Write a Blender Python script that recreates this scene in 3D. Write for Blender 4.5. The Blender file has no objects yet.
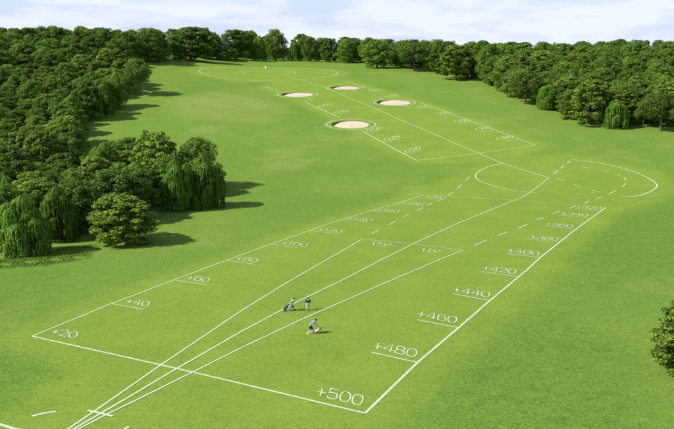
import math, random
# ---------------------------------------------------------------- camera and terrain
CAM_H = 32.0
FOC = 740.0                       # focal length in photo pixels (photo 674 x 429)
PITCH = math.atan(171.5 / FOC)
ZY = [-400, 0, 55, 100, 150, 175, 200, 230, 280, 330, 380, 430, 480, 540, 620, 700, 900, 1500, 7000]
ZZ = [3, 1.6, 0, -2.2, -4.7, -5.4, -5.3, -3.3, 1.5, 6.5, 10.5, 13.7, 16, 18, 19, 18, 8, -10, -20]
_SL = [(ZZ[i + 1] - ZZ[i]) / (ZY[i + 1] - ZY[i]) for i in range(len(ZY) - 1)]
_TG = [_SL[0]] + [(_SL[i - 1] + _SL[i]) / 2 for i in range(1, len(_SL))] + [_SL[-1]]
def sstep(t):
    t = max(0.0, min(1.0, t)); return t * t * (3 - 2 * t)
def zprof(y):
    if y <= ZY[0]: return ZZ[0]
    if y >= ZY[-1]: return ZZ[-1]
    for i in range(len(ZY) - 1):
        if y < ZY[i + 1]: break
    h = ZY[i + 1] - ZY[i]; t = (y - ZY[i]) / h
    return ((2*t**3 - 3*t*t + 1) * ZZ[i] + (t**3 - 2*t*t + t) * h * _TG[i]
            + (-2*t**3 + 3*t*t) * ZZ[i + 1] + (t**3 - t*t) * h * _TG[i + 1])
def zg(x, y):
    z = zprof(y)
    z += 8.0 * sstep((-x - 40) / 120) * sstep((y - 250) / 200) * (1 - sstep((y - 650) / 300))
    z += 0.10 * math.sin(x * 0.11 + 1.3) * math.sin(y * 0.09) + 0.08 * math.sin(x * 0.05 - y * 0.07 + 2)
    return z
CP, SP = math.cos(PITCH), math.sin(PITCH)
def ray(px, py):
    a = (px - 337.0) / FOC; b = (214.5 - py) / FOC
    return (a, CP + b * SP, -SP + b * CP)      # right, forward, up
def at(px, py):
    """photo pixel -> point on the terrain"""
    d = ray(px, py); t = 20.0; step = 2.0
    def f(t): return CAM_H + d[2] * t - zg(d[0] * t, d[1] * t)
    while f(t) > 0 and t < 3000: t += step
    lo, hi = t - step, t
    for _ in range(40):
        m = (lo + hi) / 2
        if f(m) > 0: lo = m
        else: hi = m
    return (d[0] * hi, d[1] * hi)
def proj(x, y, z):
    zz = z - CAM_H
    dep = y * CP - zz * SP; up = y * SP + zz * CP
    return (337 + FOC * x / dep, 214.5 - FOC * up / dep, dep)
import bpy, bmesh
import numpy as np
from mathutils import Vector, Matrix
R = random.Random(5)
NR = np.random.default_rng(7)
scene = bpy.context.scene
col = scene.collection
rad = math.radians

# ---------------------------------------------------------------- object helpers
def tag(o, label=None, cat=None, group=None, kind=None):
    if label: o['label'] = label
    if cat: o['category'] = cat
    if group: o['group'] = group
    if kind: o['kind'] = kind
    return o
def link(o, parent=None):
    col.objects.link(o)
    if parent: o.parent = parent
    return o
def empty(name, loc=(0, 0, 0), rz=0.0):
    o = bpy.data.objects.new(name, None); o.empty_display_size = 0.3
    o.location = loc; o.rotation_euler = (0, 0, rz)
    return link(o)
def mesh_obj(name, verts, faces, mat, parent=None, smooth=False):
    me = bpy.data.meshes.new(name)
    me.from_pydata([tuple(v) for v in verts], [], [tuple(f) for f in faces])
    me.materials.append(mat); me.update()
    if smooth: me.polygons.foreach_set('use_smooth', [True] * len(me.polygons))
    return link(bpy.data.objects.new(name, me), parent)
def bm_obj(name, bm, mat, parent=None, smooth=True):
    bmesh.ops.recalc_face_normals(bm, faces=bm.faces)
    me = bpy.data.meshes.new(name); bm.to_mesh(me); bm.free()
    me.materials.append(mat)
    me.polygons.foreach_set('use_smooth', [smooth] * len(me.polygons))
    return link(bpy.data.objects.new(name, me), parent)
def add_tube(bm, pts, rads, seg=8, cap=True):
    pts = [Vector(p) for p in pts]; rings = []
    for i, p in enumerate(pts):
        d = (pts[min(i + 1, len(pts) - 1)] - pts[max(i - 1, 0)]).normalized()
        a = d.orthogonal().normalized() if i == 0 else (a - d * a.dot(d)).normalized()
        b = d.cross(a)
        rings.append([bm.verts.new(p + (a * math.cos(t) + b * math.sin(t)) * rads[i])
                      for t in [2 * math.pi * k / seg for k in range(seg)]])
    for r0, r1 in zip(rings, rings[1:]):
        for k in range(seg): bm.faces.new((r0[k], r0[(k + 1) % seg], r1[(k + 1) % seg], r1[k]))
    if cap: bm.faces.new(rings[0][::-1]); bm.faces.new(rings[-1])
def add_ball(bm, c, r, sx=1, sy=1, sz=1, seg=12):
    m = Matrix.Translation(c) @ Matrix.Diagonal((r * sx, r * sy, r * sz, 1))
    bmesh.ops.create_uvsphere(bm, u_segments=seg, v_segments=max(6, seg // 2 + 2), radius=1, matrix=m)

# ---------------------------------------------------------------- materials
def new_mat(name):
    m = bpy.data.materials.new(name); m.use_nodes = True
    nt = m.node_tree; nt.nodes.clear()
    out = nt.nodes.new('ShaderNodeOutputMaterial')
    return m, nt, out
def N(nt, t, **kw):
    n = nt.nodes.new('ShaderNode' + t)
    for k, v in kw.items():
        if k.startswith('i_'): n.inputs[k[2:].replace('_', ' ')].default_value = v
        else: setattr(n, k, v)
    return n
def mixc(nt, fac, a, b, blend='MIX'):
    n = nt.nodes.new('ShaderNodeMix'); n.data_type = 'RGBA'; n.blend_type = blend
    for s, v in ((0, fac), (6, a), (7, b)):
        if isinstance(v, (int, float)): n.inputs[s].default_value = v
        elif isinstance(v, tuple): n.inputs[s].default_value = (*v, 1) if len(v) == 3 else v
        else: nt.links.new(v, n.inputs[s])
    return n.outputs[2]
def mth(nt, op, a, b=None, clamp=False):
    n = nt.nodes.new('ShaderNodeMath'); n.operation = op; n.use_clamp = clamp
    for i, v in enumerate((a, b)):
        if v is None: continue
        if isinstance(v, (int, float)): n.inputs[i].default_value = v
        else: nt.links.new(v, n.inputs[i])
    return n.outputs[0]
def remap(nt, v, a, b, c, d):
    n = nt.nodes.new('ShaderNodeMapRange'); n.clamp = True
    nt.links.new(v, n.inputs[0])
    for i, q in enumerate((a, b, c, d)): n.inputs[i + 1].default_value = q
    return n.outputs[0]
def noise(nt, vec, scale, detail=3, rough=.55):
    n = nt.nodes.new('ShaderNodeTexNoise'); n.inputs['Scale'].default_value = scale
    n.inputs['Detail'].default_value = detail; n.inputs['Roughness'].default_value = rough
    nt.links.new(vec, n.inputs['Vector']); return n.outputs[0]
def plain(name, c, rough=.6, var=.15, scale=6.0, spec=.3, metal=0):
    m, nt, out = new_mat(name)
    p = N(nt, 'BsdfPrincipled'); tc = N(nt, 'TexCoord')
    f = noise(nt, tc.outputs['Object'], scale, 4)
    d = tuple(max(0, x * (1 - var)) for x in c); u = tuple(min(1, x * (1 + var)) for x in c)
    nt.links.new(mixc(nt, remap(nt, f, .3, .7, 0, 1), d, u), p.inputs['Base Color'])
    p.inputs['Roughness'].default_value = rough; p.inputs['Specular IOR Level'].default_value = spec
    p.inputs['Metallic'].default_value = metal
    nt.links.new(p.outputs[0], out.inputs[0]); return m

def grass_material():
    m, nt, out = new_mat('mown_grass')
    g = N(nt, 'NewGeometry'); pos = g.outputs['Position']
    at_ = N(nt, 'Attribute', attribute_name='mow')
    mow = at_.outputs['Fac']
    n_edge = noise(nt, pos, .35, 4)
    mow = mth(nt, 'ADD', mow, mth(nt, 'MULTIPLY', mth(nt, 'SUBTRACT', n_edge, .5), .5), clamp=True)
    big = noise(nt, pos, .022, 3); mid = noise(nt, pos, .11, 4); sm = noise(nt, pos, .7, 4, .6)
    fine = noise(nt, pos, 3.2, 4, .7); blade = noise(nt, pos, 11, 3, .75)
    mown = mixc(nt, remap(nt, mid, .35, .68, 0, 1), GR_MOWN_A, GR_MOWN_B)
    rough = mixc(nt, remap(nt, mid, .3, .7, 0, 1), GR_ROUGH_A, GR_ROUGH_B)
    rough = mixc(nt, remap(nt, big, .38, .62, 0, .75), rough, GR_ROUGH_C)
    dry = mixc(nt, mth(nt, 'MULTIPLY', remap(nt, noise(nt, pos, .03, 5, .65), .56, .74, 0, .75), 1.0), rough, GR_DRY)
    lush = N(nt, 'Attribute', attribute_name='lush').outputs['Fac']; parched = N(nt, 'Attribute', attribute_name='parched').outputs['Fac']
    brk = remap(nt, noise(nt, pos, .12, 5, .6), .25, .62, .35, .9)
    dry = mixc(nt, mth(nt, 'MULTIPLY', lush, brk), dry, GR_LUSH)
    dry = mixc(nt, mth(nt, 'MULTIPLY', parched, brk), dry, GR_DRY)
    c = mixc(nt, mow, dry, mown)
    amp_l = mth(nt, 'ADD', mth(nt, 'MULTIPLY', lush, .2), 1.0)
    # clumps and blades: strong in the rough, weak on the mown field
    amp = remap(nt, mow, 0, 1, .95, .65)
    k = mth(nt, 'ADD', mth(nt, 'MULTIPLY', remap(nt, sm, .25, .75, -.10, .08), amp),
            mth(nt, 'MULTIPLY', remap(nt, fine, .25, .75, -.40, .36), amp))
    k = mth(nt, 'ADD', k, mth(nt, 'MULTIPLY', remap(nt, blade, .25, .75, -.62, .56), amp))
    k = mth(nt, 'ADD', mth(nt, 'MULTIPLY', k, amp_l), 1.0)
    cc = N(nt, 'VectorMath', operation='SCALE'); nt.links.new(c, cc.inputs[0]); nt.links.new(k, cc.inputs['Scale'])
    c2 = mixc(nt, remap(nt, noise(nt, pos, 1.7, 5, .7), .56, .8, 0, .45), cc.outputs[0], GR_DRY)
    b = N(nt, 'Bump'); b.inputs['Strength'].default_value = .55; b.inputs['Distance'].default_value = .12
    nt.links.new(mth(nt, 'ADD', fine, mth(nt, 'MULTIPLY', blade, .6)), b.inputs['Height'])
    d = N(nt, 'BsdfDiffuse'); nt.links.new(c2, d.inputs[0]); nt.links.new(b.outputs[0], d.inputs['Normal'])
    sh = N(nt, 'BsdfSheen'); sh.inputs['Roughness'].default_value = .5; sh.inputs[0].default_value = (.3, .38, .08, 1)
    ms = N(nt, 'MixShader'); ms.inputs[0].default_value = .08
    nt.links.new(d.outputs[0], ms.inputs[1]); nt.links.new(sh.outputs[0], ms.inputs[2])
    nt.links.new(ms.outputs[0], out.inputs[0]); return m
GR_MOWN_A = (.154, .242, .035); GR_MOWN_B = (.182, .269, .041)
GR_ROUGH_A = (.128, .218, .034); GR_ROUGH_B = (.153, .244, .038); GR_ROUGH_C = (.116, .205, .031); GR_LUSH = (.108, .200, .029)
GR_DRY = (.245, .280, .080)

def leaf_material(name, c, var=.35, yellow=(.16, .16, .02), trans=.28):
    m, nt, out = new_mat(name)
    g = N(nt, 'NewGeometry'); oi = N(nt, 'ObjectInfo'); tc = N(nt, 'TexCoord')
    lo = tuple(x * (1 - var) for x in c); hi = tuple(x * (1 + var) for x in c)
    cc = mixc(nt, g.outputs['Random Per Island'], lo, hi)
    cl = noise(nt, tc.outputs['Object'], .55, 2)
    cc = mixc(nt, remap(nt, cl, .42, .72, 0, .55), cc, yellow)
    rnd = remap(nt, oi.outputs['Random'], 0, 1, .78, 1.25)
    s = N(nt, 'VectorMath', operation='SCALE'); nt.links.new(cc, s.inputs[0]); nt.links.new(rnd, s.inputs['Scale'])
    hs = N(nt, 'HueSaturation'); nt.links.new(s.outputs[0], hs.inputs['Color'])
    r2 = mth(nt, 'FRACT', mth(nt, 'MULTIPLY', oi.outputs['Random'], 7.31))
    nt.links.new(remap(nt, r2, 0, 1, .488, .503), hs.inputs['Hue'])
    p = N(nt, 'BsdfPrincipled'); p.inputs['Roughness'].default_value = .55; p.inputs['Specular IOR Level'].default_value = .12
    nt.links.new(hs.outputs[0], p.inputs['Base Color'])
    t = N(nt, 'BsdfTranslucent'); nt.links.new(hs.outputs[0], t.inputs[0])
    ms = N(nt, 'MixShader'); ms.inputs[0].default_value = trans
    nt.links.new(p.outputs[0], ms.inputs[1]); nt.links.new(t.outputs[0], ms.inputs[2])
    nt.links.new(ms.outputs[0], out.inputs[0]); return m
def paint_material(name, cover, col):
    m, nt, out = new_mat(name)
    g = N(nt, 'NewGeometry'); pos = g.outputs['Position']
    f = noise(nt, pos, 4, 6, .8); f2 = noise(nt, pos, .5, 3)
    w = remap(nt, mth(nt, 'ADD', f, mth(nt, 'MULTIPLY', f2, .35)), .46, .74, min(1, (1 - cover) + .28), max(0, (1 - cover) - .22))
    c = mixc(nt, w, col, (.19, .28, .055))
    d = N(nt, 'BsdfDiffuse'); nt.links.new(c, d.inputs[0]); nt.links.new(d.outputs[0], out.inputs[0]); return m
def sand_material():
    m, nt, out = new_mat('bunker_sand')
    g = N(nt, 'NewGeometry'); pos = g.outputs['Position']
    c = mixc(nt, remap(nt, noise(nt, pos, .5, 5, .65), .3, .7, 0, 1), (.39, .345, .235), (.49, .445, .32))
    b = N(nt, 'Bump'); b.inputs['Strength'].default_value = .4; b.inputs['Distance'].default_value = .1
    nt.links.new(noise(nt, pos, 3, 4), b.inputs['Height'])
    d = N(nt, 'BsdfDiffuse'); nt.links.new(c, d.inputs[0]); nt.links.new(b.outputs[0], d.inputs['Normal'])
    nt.links.new(d.outputs[0], out.inputs[0]); return m
def bark_material():
    m, nt, out = new_mat('tree_bark')
    tc = N(nt, 'TexCoord'); mp = N(nt, 'Mapping'); mp.inputs['Scale'].default_value = (6, 6, 1)
    nt.links.new(tc.outputs['Object'], mp.inputs[0])
    f = noise(nt, mp.outputs[0], 2, 5)
    b = N(nt, 'Bump'); b.inputs['Strength'].default_value = .6; nt.links.new(f, b.inputs['Height'])
    p = N(nt, 'BsdfPrincipled'); p.inputs['Roughness'].default_value = .9
    nt.links.new(mixc(nt, remap(nt, f, .3, .7, 0, 1), (.060, .046, .028), (.150, .120, .078)), p.inputs['Base Color'])
    nt.links.new(b.outputs[0], p.inputs['Normal']); nt.links.new(p.outputs[0], out.inputs[0]); return m
M_GRASS = grass_material(); M_PAINT = paint_material('chalk_paint', .74, (.45, .505, .36)); M_WORN = paint_material('worn_chalk_paint', .52, (.52, .58, .39)); M_SAND = sand_material(); M_BARK = bark_material()
M_EARTH = plain('bunker_earth', (.13, .10, .06), .95, .35, 1.5)
LEAF = {
    'broad': leaf_material('dark_leaves', (.080, .158, .019), .58, (.140, .215, .024)),
    'mid': leaf_material('green_leaves', (.102, .196, .022), .58, (.165, .250, .027)),
    'olive': leaf_material('olive_leaves', (.140, .226, .026), .6, (.185, .262, .032)),
    'willow': leaf_material('willow_leaves', (.110, .228, .022), .38, (.150, .265, .026), .36),
}
M_TUFT = leaf_material('tall_grass_blades', (.125, .245, .028), .3, (.15, .27, .03), .35)

# ---------------------------------------------------------------- bunkers (needed by the ground)
def W(px, py):
    x, y = at(px, py); return Vector((x, y, zg(x, y)))
BUNK = []    # x, y, sand radius, ring radius
for (px, py, hs, hr) in ((351, 124.3, 19.2, 24.8), (297.6, 94.4, 16.4, 20.2), (345.3, 87.6, 14.6, 18.8), (394.3, 102.3, 17.2, 20.6)):
    x, y = at(px, py); k = FOC / proj(x, y, zg(x, y))[2]
    BUNK.append((x, y, hs / k, hr / k))

# ---------------------------------------------------------------- ground sheet
def pip(p, poly):
    x, y = p; c = False; j = len(poly) - 1
    for i in range(len(poly)):
        xi, yi = poly[i]; xj, yj = poly[j]
        if (yi > y) != (yj > y) and x < (xj - xi) * (y - yi) / (yj - yi) + xi: c = not c
        j = i
    return c
def sdist(p, poly):
    best = 1e9; px, py = p
    for (ax, ay), (bx, by) in zip(poly, poly[1:] + poly[:1]):
        dx, dy = bx - ax, by - ay
        t = max(0, min(1, ((px - ax) * dx + (py - ay) * dy) / (dx * dx + dy * dy)))
        best = min(best, math.hypot(px - ax - t * dx, py - ay - t * dy))
    return -best if pip(p, poly) else best
NEAR_POLY = [at(*p) for p in ((32, 336), (160, 285.5), (271, 244), (371, 211), (424, 194), (500, 160), (572, 157), (650, 172), (664, 188), (640, 200), (606, 210), (527, 270), (459, 328), (365, 413), (130, 436), (20, 436), (60, 400), (110, 362))]
FAR_POLY = [at(*p) for p in ((416.5, 161), (339, 118), (265, 88), (300, 76), (345, 81), (440, 109), (536, 145), (500, 160))]
CIRC = at(269, 73.2); CIRC_R = 68.5 / (FOC / proj(CIRC[0], CIRC[1], zg(*CIRC))[2])
def axis(lo, hi, step, ext):
    a = list(np.arange(lo, hi + .01, step)); s = step
    r = []; v = hi
    while v < ext: s *= 1.35; v += s; r.append(v)
    s = step; l = []; v = lo
    while v > -ext: s *= 1.35; v -= s; l.append(v)
    return l[::-1] + a + r
def build_ground():
    xs = axis(-120, 130, 2.0, 6500); ys = axis(36, 520, 2.0, 6500)
    xs = sorted(set([round(v, 3) for v in xs] + [round(v, 3) for v in np.arange(-32, 40, 1.0)]))
    ys = sorted(set([round(v, 3) for v in ys] + [round(v, 3) for v in np.arange(270, 394, 1.0)]))
    ys = [v for v in ys if v > -900]
    verts = []; mow = []; lush = []; parched = []
    LUSH = [[at(*p) for p in q] for q in (((-40, 335), (30, 350), (85, 372), (62, 398), (-40, 415)), ((505, 335), (560, 312), (625, 352), (640, 440), (430, 440), (450, 385)), ((-40, 275), (60, 268), (60, 282), (-40, 320)), ((560, 240), (674, 205), (720, 250), (600, 290)))]
    PARCH = [[at(*p) for p in q] for q in (((170, 101), (215, 92), (280, 106), (262, 121), (195, 117)), ((330, 265), (420, 262), (400, 290), (330, 290)))]
    for y in ys:
        for x in xs:
            z = zg(x, y)
            for bx, by, rs, rr in BUNK:
                if abs(x - bx) < 12 and abs(y - by) < 12 and math.hypot(x - bx, y - by) < rs + .9: z -= 3.0
            verts.append((x, y, z))
            m = 0.0
            if -150 < x < 150 and 40 < y < 520:
                d = min(sdist((x, y), NEAR_POLY), sdist((x, y), FAR_POLY), math.hypot(x - CIRC[0], y - CIRC[1]) - CIRC_R - 4)
                m = 1 - sstep((d - 1.0) / 5.5)
            mow.append(m); l = q = 0.0
            if -150 < x < 150 and 40 < y < 520:
                l = max(1 - sstep((sdist((x, y), P) + 2) / 5) for P in LUSH); q = .5 * max(1 - sstep((sdist((x, y), P) + 3) / 12) for P in PARCH)
            lush.append(l); parched.append(q)
    nx = len(xs)
    faces = [(j * nx + i, j * nx + i + 1, (j + 1) * nx + i + 1, (j + 1) * nx + i) for j in range(len(ys) - 1) for i in range(nx - 1)]
    o = mesh_obj('ground', verts, faces, M_GRASS, smooth=True)
    a = o.data.attributes.new('mow', 'FLOAT', 'POINT'); a.data.foreach_set('value', mow)
    for nm, vals in (('lush', lush), ('parched', parched)):
        a = o.data.attributes.new(nm, 'FLOAT', 'POINT'); a.data.foreach_set('value', vals)
    tag(o, 'rolling mown grass valley with darker rough outside the painted fields', 'ground', kind='structure')
build_ground()

BL = ['sand bunker nearest the viewer on the far field, wide and pale', 'sand bunker left of the middle line near the far circle',
      'smallest sand bunker, on the far right-hand boundary line', 'sand bunker touching the right boundary of the far field']
BL = ['widest and nearest sand bunker, sunk on the left boundary of the far field',
      'oval sand bunker at the far end of the left boundary, beside the great circle',
      'smallest and farthest sand bunker, just right of the far field centre line',
      'oval sand bunker on the right boundary of the far field']
for (bx, by, rs, rr), lab in zip(BUNK, BL):
    e = empty('sand_bunker', (bx, by, zg(bx, by))); tag(e, lab, 'sand bunker', 'sand bunkers on the far field')
    z0 = zg(bx, by); n = 72
    def ringv(r, dz, jit=0.0):
        out = []
        for k in range(n):
            a = 2 * math.pi * k / n; q = r * (1 + jit * (math.sin(3 * a + bx) + .6 * math.sin(7 * a + by)))
            x, y = bx + q * math.cos(a), by + q * math.sin(a)
            out.append((x - bx, y - by, zg(x, y) + dz - z0))
        return out
    def lip_depth(a): return .16 + 1.05 * max(0, -math.cos(a - rad(8))) ** 1.4
    def ringd(r, f):
        out = []
        for k in range(n):
            a = 2 * math.pi * k / n; q = r * (1 + .012 * (math.sin(3 * a + bx) + .6 * math.sin(7 * a + by)))
            x, y = bx + q * math.cos(a), by + q * math.sin(a); out.append((x - bx, y - by, zg(x, y) - lip_depth(a) * f - z0))
        return out
    rings = [ringv(rs + 3.2, .012), ringv(rs + 1.6, .02), ringv(rs + .5, .05, .012), ringv(rs, .05, .012), ringd(rs - .12, .25)]
    v = sum(rings, []); f = []
    for r in range(len(rings) - 1):
        for k in range(n):
            f.append((r * n + k, r * n + (k + 1) % n, (r + 1) * n + (k + 1) % n, (r + 1) * n + k))
    lip = mesh_obj('grass_lip', v, f, M_GRASS, e, True)
    at_ = lip.data.attributes.new('mow', 'FLOAT', 'POINT'); at_.data.foreach_set('value', [1.0] * len(v))
    low = ringd(rs - .5, 1.15)
    mesh_obj('earth_wall', rings[4] + low, [(k, (k + 1) % n, n + (k + 1) % n, n + k) for k in range(n)], M_EARTH, e, True)
    sr = [ringd(rs * q, 1.0 * (q if q > .3 else .3)) for q in (.955, .85, .7, .5, .3)]
    sr = [ringd(rs * .965, 1.0)]
    for q in (.8, .6, .4, .2):
        sr.append([(p[0], p[1], p[2] * 0 + (zg(bx + p[0], by + p[1]) - z0) - .35 - .4 * max(0, -p[0] / rs)) for p in ringd(rs * q, 0)])
    v = sum(sr, []) + [(0, 0, -.35)]; f = []
    for r in range(4):
        for k in range(n): f.append((r * n + k, r * n + (k + 1) % n, (r + 1) * n + (k + 1) % n, (r + 1) * n + k))
    for k in range(n): f.append((4 * n + k, 4 * n + (k + 1) % n, 5 * n))
    mesh_obj('sand', v, f, M_SAND, e, True)

# ---------------------------------------------------------------- painted markings
def smooth_px(pts, k=6):
    out = []
    for i in range(len(pts) - 1):
        p0 = pts[max(i - 1, 0)]; p1 = pts[i]; p2 = pts[i + 1]; p3 = pts[min(i + 2, len(pts) - 1)]
        for j in range(k):
            t = j / k
            out.append(tuple(.5 * (2 * p1[c] + (p2[c] - p0[c]) * t + (2 * p0[c] - 5 * p1[c] + 4 * p2[c] - p3[c]) * t * t
                                   + (-p0[c] + 3 * p1[c] - 3 * p2[c] + p3[c]) * t ** 3) for c in (0, 1)))
    return out + [pts[-1]]
def ribbon(pw, width, lift, V, F):
    """adds a ground-hugging painted strip along world points"""
    q = [Vector((p[0], p[1])) for p in pw]; r = [q[0]]
    for a, b in zip(q, q[1:]):
        n = max(1, int((b - a).length / 1.2))
        for i in range(1, n + 1): r.append(a.lerp(b, i / n))
    b0 = len(V)
    for i, p in enumerate(r):
        d0 = (r[i] - r[i - 1]).normalized() if i else (r[1] - r[0]).normalized()
        d1 = (r[i + 1] - r[i]).normalized() if i < len(r) - 1 else d0
        d = (d0 + d1).normalized(); cs = max(.45, d.dot(d0)); nrm = Vector((-d.y, d.x)) * (width / 2 / cs)
        for s in (1, -1):
            x, y = p.x + s * nrm.x, p.y + s * nrm.y
            V.append((x, y, zg(x, y) + lift))
        if i: k = b0 + 2 * i; F.append((k - 2, k - 1, k + 1, k))
def paint(name, lines, width, lift, label, cat='painted line', group=None, px=True, parent=None, mat=None):
    V, F = [], []
    for l in lines: ribbon([at(*p) for p in l] if px else l, width, lift, V, F)
    o = mesh_obj(name, V, F, mat or M_PAINT, parent)
    if not parent: tag(o, label, cat, group)
    return o
GL = 'long painted lines of the fields'
paint('boundary_line', [[(365.2, 413.4), (32.2, 336.3)][::1]], .25, .020, 'white front boundary line running from the +20 corner to the +500 corner', group=GL)
paint('boundary_line', [[(32.2, 336.3), (111.2, 303.8), (148, 290), (160, 285.3), (226.8, 260.4), (271.3, 244), (326.4, 224.5), (371, 210.8), (424.3, 194.8)]], .22, .024, 'white left boundary line of the near field, carrying the +20 to +200 marks', group=GL)
paint('boundary_line', [[(365.2, 413.4), (417.6, 362.7), (458.9, 327.7), (490.3, 300.3), (527, 270), (540.3, 257.7), (573, 231.4), (605.6, 207.7)]], .28, .024, 'thick white right boundary line carrying the +320 to +500 marks', group=GL)
paint('boundary_line', [[(423.3, 194.9), (514, 200.2), (569.7, 204.5), (605.6, 207.7)]], .17, .020, 'thin faint back boundary line of the near field', group=GL, mat=M_WORN)
paint('flight_line', [[(56, 437.5), (68.5, 429), (96.4, 410.1), (130, 386.7), (161, 365.0), (240, 311.7), (290, 281), (330, 257.8), (362, 239.3)]], .22, .028, 'left of the three converging white lines, ending at the left 15 mark', group=GL)
paint('flight_line', [[(62, 436), (74.3, 429), (98.4, 415), (130, 396.6), (174, 370.4), (240, 332.4), (300, 300.6), (343, 280), (381, 260), (412.4, 244.4), (460, 222.3), (495, 208), (522.3, 197.3), (548.8, 177.7)]], .24, .032, 'middle of the three converging white lines, running on to the loop', group=GL)
paint('flight_line', [[(65, 436), (79, 429), (104, 416), (130, 403.4), (190.7, 373.4), (240, 348.6), (300, 320.4), (350, 298.5), (395, 278.7), (442, 258.6), (462.9, 250.6)]], .22, .036, 'right of the three converging white lines, ending at the right 15 mark', group=GL)
paint('crossbar_line', [[(362, 239.3), (412.4, 243.9), (462.9, 250.6)]], .19, .040, 'white line closing the angle box above the two 15 marks', group=GL)
paint('crossbar_line', [[(87.8, 410.7), (112.8, 416.5)]], .30, .040, 'short white bar across the three converging lines at the bottom', group=None)
paint('dash_mark', [[(31.8, 416.3), (43, 413.6), (55.9, 411.5)]], .30, .020, 'single short white dash at the lower left of the grass', 'painted dash')
paint('dash_mark', [[(-14, 419), (0, 424.6), (14.5, 429), (30, 433)]], .34, .020, 'white line cut off by the bottom left corner of the picture', 'painted dash')
paint('dash_mark', [[(124, 429.5), (129, 426.6)]], .28, .020, 'tiny white dash at the bottom edge beside the converging lines', 'painted dash')
def dashes(segs, width, lift, label):
    e = empty('dashed_line', (0, 0, 0)); tag(e, label, 'dashed line', 'dashed painted lines')
    for q in segs: paint('dash', [q], width, lift, None, parent=e)
dashes([[(371.8, 233.7), (379.2, 229.6)], [(388.7, 225), (395.5, 221.2)], [(403, 217), (409.5, 214)], [(416.9, 210.3), (422.8, 207.6)], [(426.7, 205.8), (432.6, 203)], [(437.7, 200.8), (442, 199.3)], [(448, 195.7), (452.5, 192.5)], [(457, 188.9), (461.4, 184.5)], [(465, 181), (470, 176.7)]], .24, .020,
       'dashed line from the left 15 mark up to the left end of the loop')
dashes([[(474.4, 245.3), (486.5, 240.4)], [(498, 235.5), (507.7, 231.9)], [(518, 228.3), (527.3, 224.4)], [(537, 220), (543.6, 217.5)], [(553.4, 213.6), (560, 211)], [(569.7, 208.4), (576, 205.8)], [(583.7, 203.6), (589, 201.3)], [(596, 199), (601.7, 196.7)], [(608.5, 194.3), (615.5, 190.6)]], .28, .024,
       'dashed line from the right 15 mark across to the right half of the loop')
dashes([[(553.4, 173.7), (558, 170)], [(560.5, 168.4), (564, 165.7)], [(567, 163.4), (570.5, 160.9)]], .30, .020, 'short dashed diagonal joining the two halves of the loop')
dashes([[(556.6, 178.6), (564.4, 181.1)], [(573.7, 184.3), (580.5, 186.6)], [(592, 190.2), (600, 192.4)]], .26, .020, 'dashed line slanting right from the centre of the loop')
dashes([[(553.5, 193.6), (562.8, 193.7)], [(575, 193.9), (583.5, 193.9)], [(589, 193), (594.5, 192.5)]], .22, .020, 'dashed arc closing the bottom of the loop, left half')
dashes([[(580, 166.8), (590, 168.2)], [(603, 170.6), (609, 171.8)], [(615, 173.6), (620.5, 175.5)], [(624, 177.3), (626.2, 180.6)], [(625.6, 183.4), (622.6, 186.6)]], .26, .020, 'dashed inner arc inside the right half of the loop')
dashes([[(512, 161.5), (520, 161)], [(530, 161.3), (537, 161.8)]], .16, .020, 'faint dashed top of the left half of the loop')
paint('loop_line', [smooth_px([(502, 163.7), (491, 166), (482, 169.6), (476, 174), (476.5, 178.6), (483, 182.2), (494.3, 186.1), (505, 188.7), (516, 190.8), (526, 192), (536.3, 192.7)])], .30, .024, 'solid white arc of the left half of the loop', group=GL)
paint('loop_line', [smooth_px([(572.1, 159.6), (586, 161), (600.2, 163.1), (615, 166.2), (628.2, 169.9), (639, 173.6), (648, 178.2), (655.5, 183), (656.6, 187), (650, 191.7), (643, 194.5), (634, 196.3), (620.4, 196.4)])], .34, .024, 'solid white arc of the right half of the loop', group=GL)
# far field
e = empty('boundary_line', (0, 0, 0)); tag(e, 'left boundary line of the far field, broken by two bunkers', 'painted line', GL)
for q in ([(265.4, 86.3), (279.5, 91.6)], [(304, 101.3), (339.2, 117.4)], [(362, 131.2), (382.2, 142), (416.5, 160.3)]): paint('stretch', [q], .34, .024, None, parent=e)
paint('boundary_line', [[(416.5, 160.3), (430, 159.1), (474.5, 153.7), (506, 149.2), (535.4, 145.3)]], .25, .020, 'near boundary line of the far field, crossing the centre line', group=GL)
paint('boundary_line', [[(535.4, 145.3), (517.6, 138.6), (495.2, 129.9), (472.9, 122.1), (440, 109.8), (418, 102)]], .28, .024, 'right boundary line of the far field below its bunker', group=GL)
paint('boundary_line', [[(376, 91), (361, 86.2), (345, 80.8)]], .22, .024, 'faint right boundary line of the far field beyond its bunker', group=GL)
paint('centre_line', [[(548.8, 177.7), (502, 163.3), (473.8, 151.1), (430, 132.2), (391.9, 116.1), (367, 105), (350, 98.4), (320.6, 86.2), (300, 79.3), (283, 75.6)]], .28, .028, 'long centre line of the far field from the loop up to the great circle', group=GL)
def circle_pts(x, y, r, a0=0, a1=360, n=96): return [(x + r * math.cos(rad(a0 + (a1 - a0) * i / n)), y + r * math.sin(rad(a0 + (a1 - a0) * i / n))) for i in range(n + 1)]
cx, cy = CIRC
V, F = [], []
e = empty('great_circle', (0, 0, 0)); tag(e, 'large faint painted circle at the far end of the grass below the treeline', 'painted circle')
paint('outer_ring', [circle_pts(cx, cy, CIRC_R)], .42, .020, None, px=False, parent=e)
paint('inner_ring', [circle_pts(cx, cy + 2, 15.5)], .34, .020, None, px=False, parent=e, mat=M_WORN)
dl = []
for s in (-1, 1):
    for k in range(4):
        x0 = cx + s * (18 + k * 4.6); dl.append([(x0, cy - 5 + k * .8 * s), (x0 + s * 2.8, cy - 6.2 + k * .8 * s)])
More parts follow.
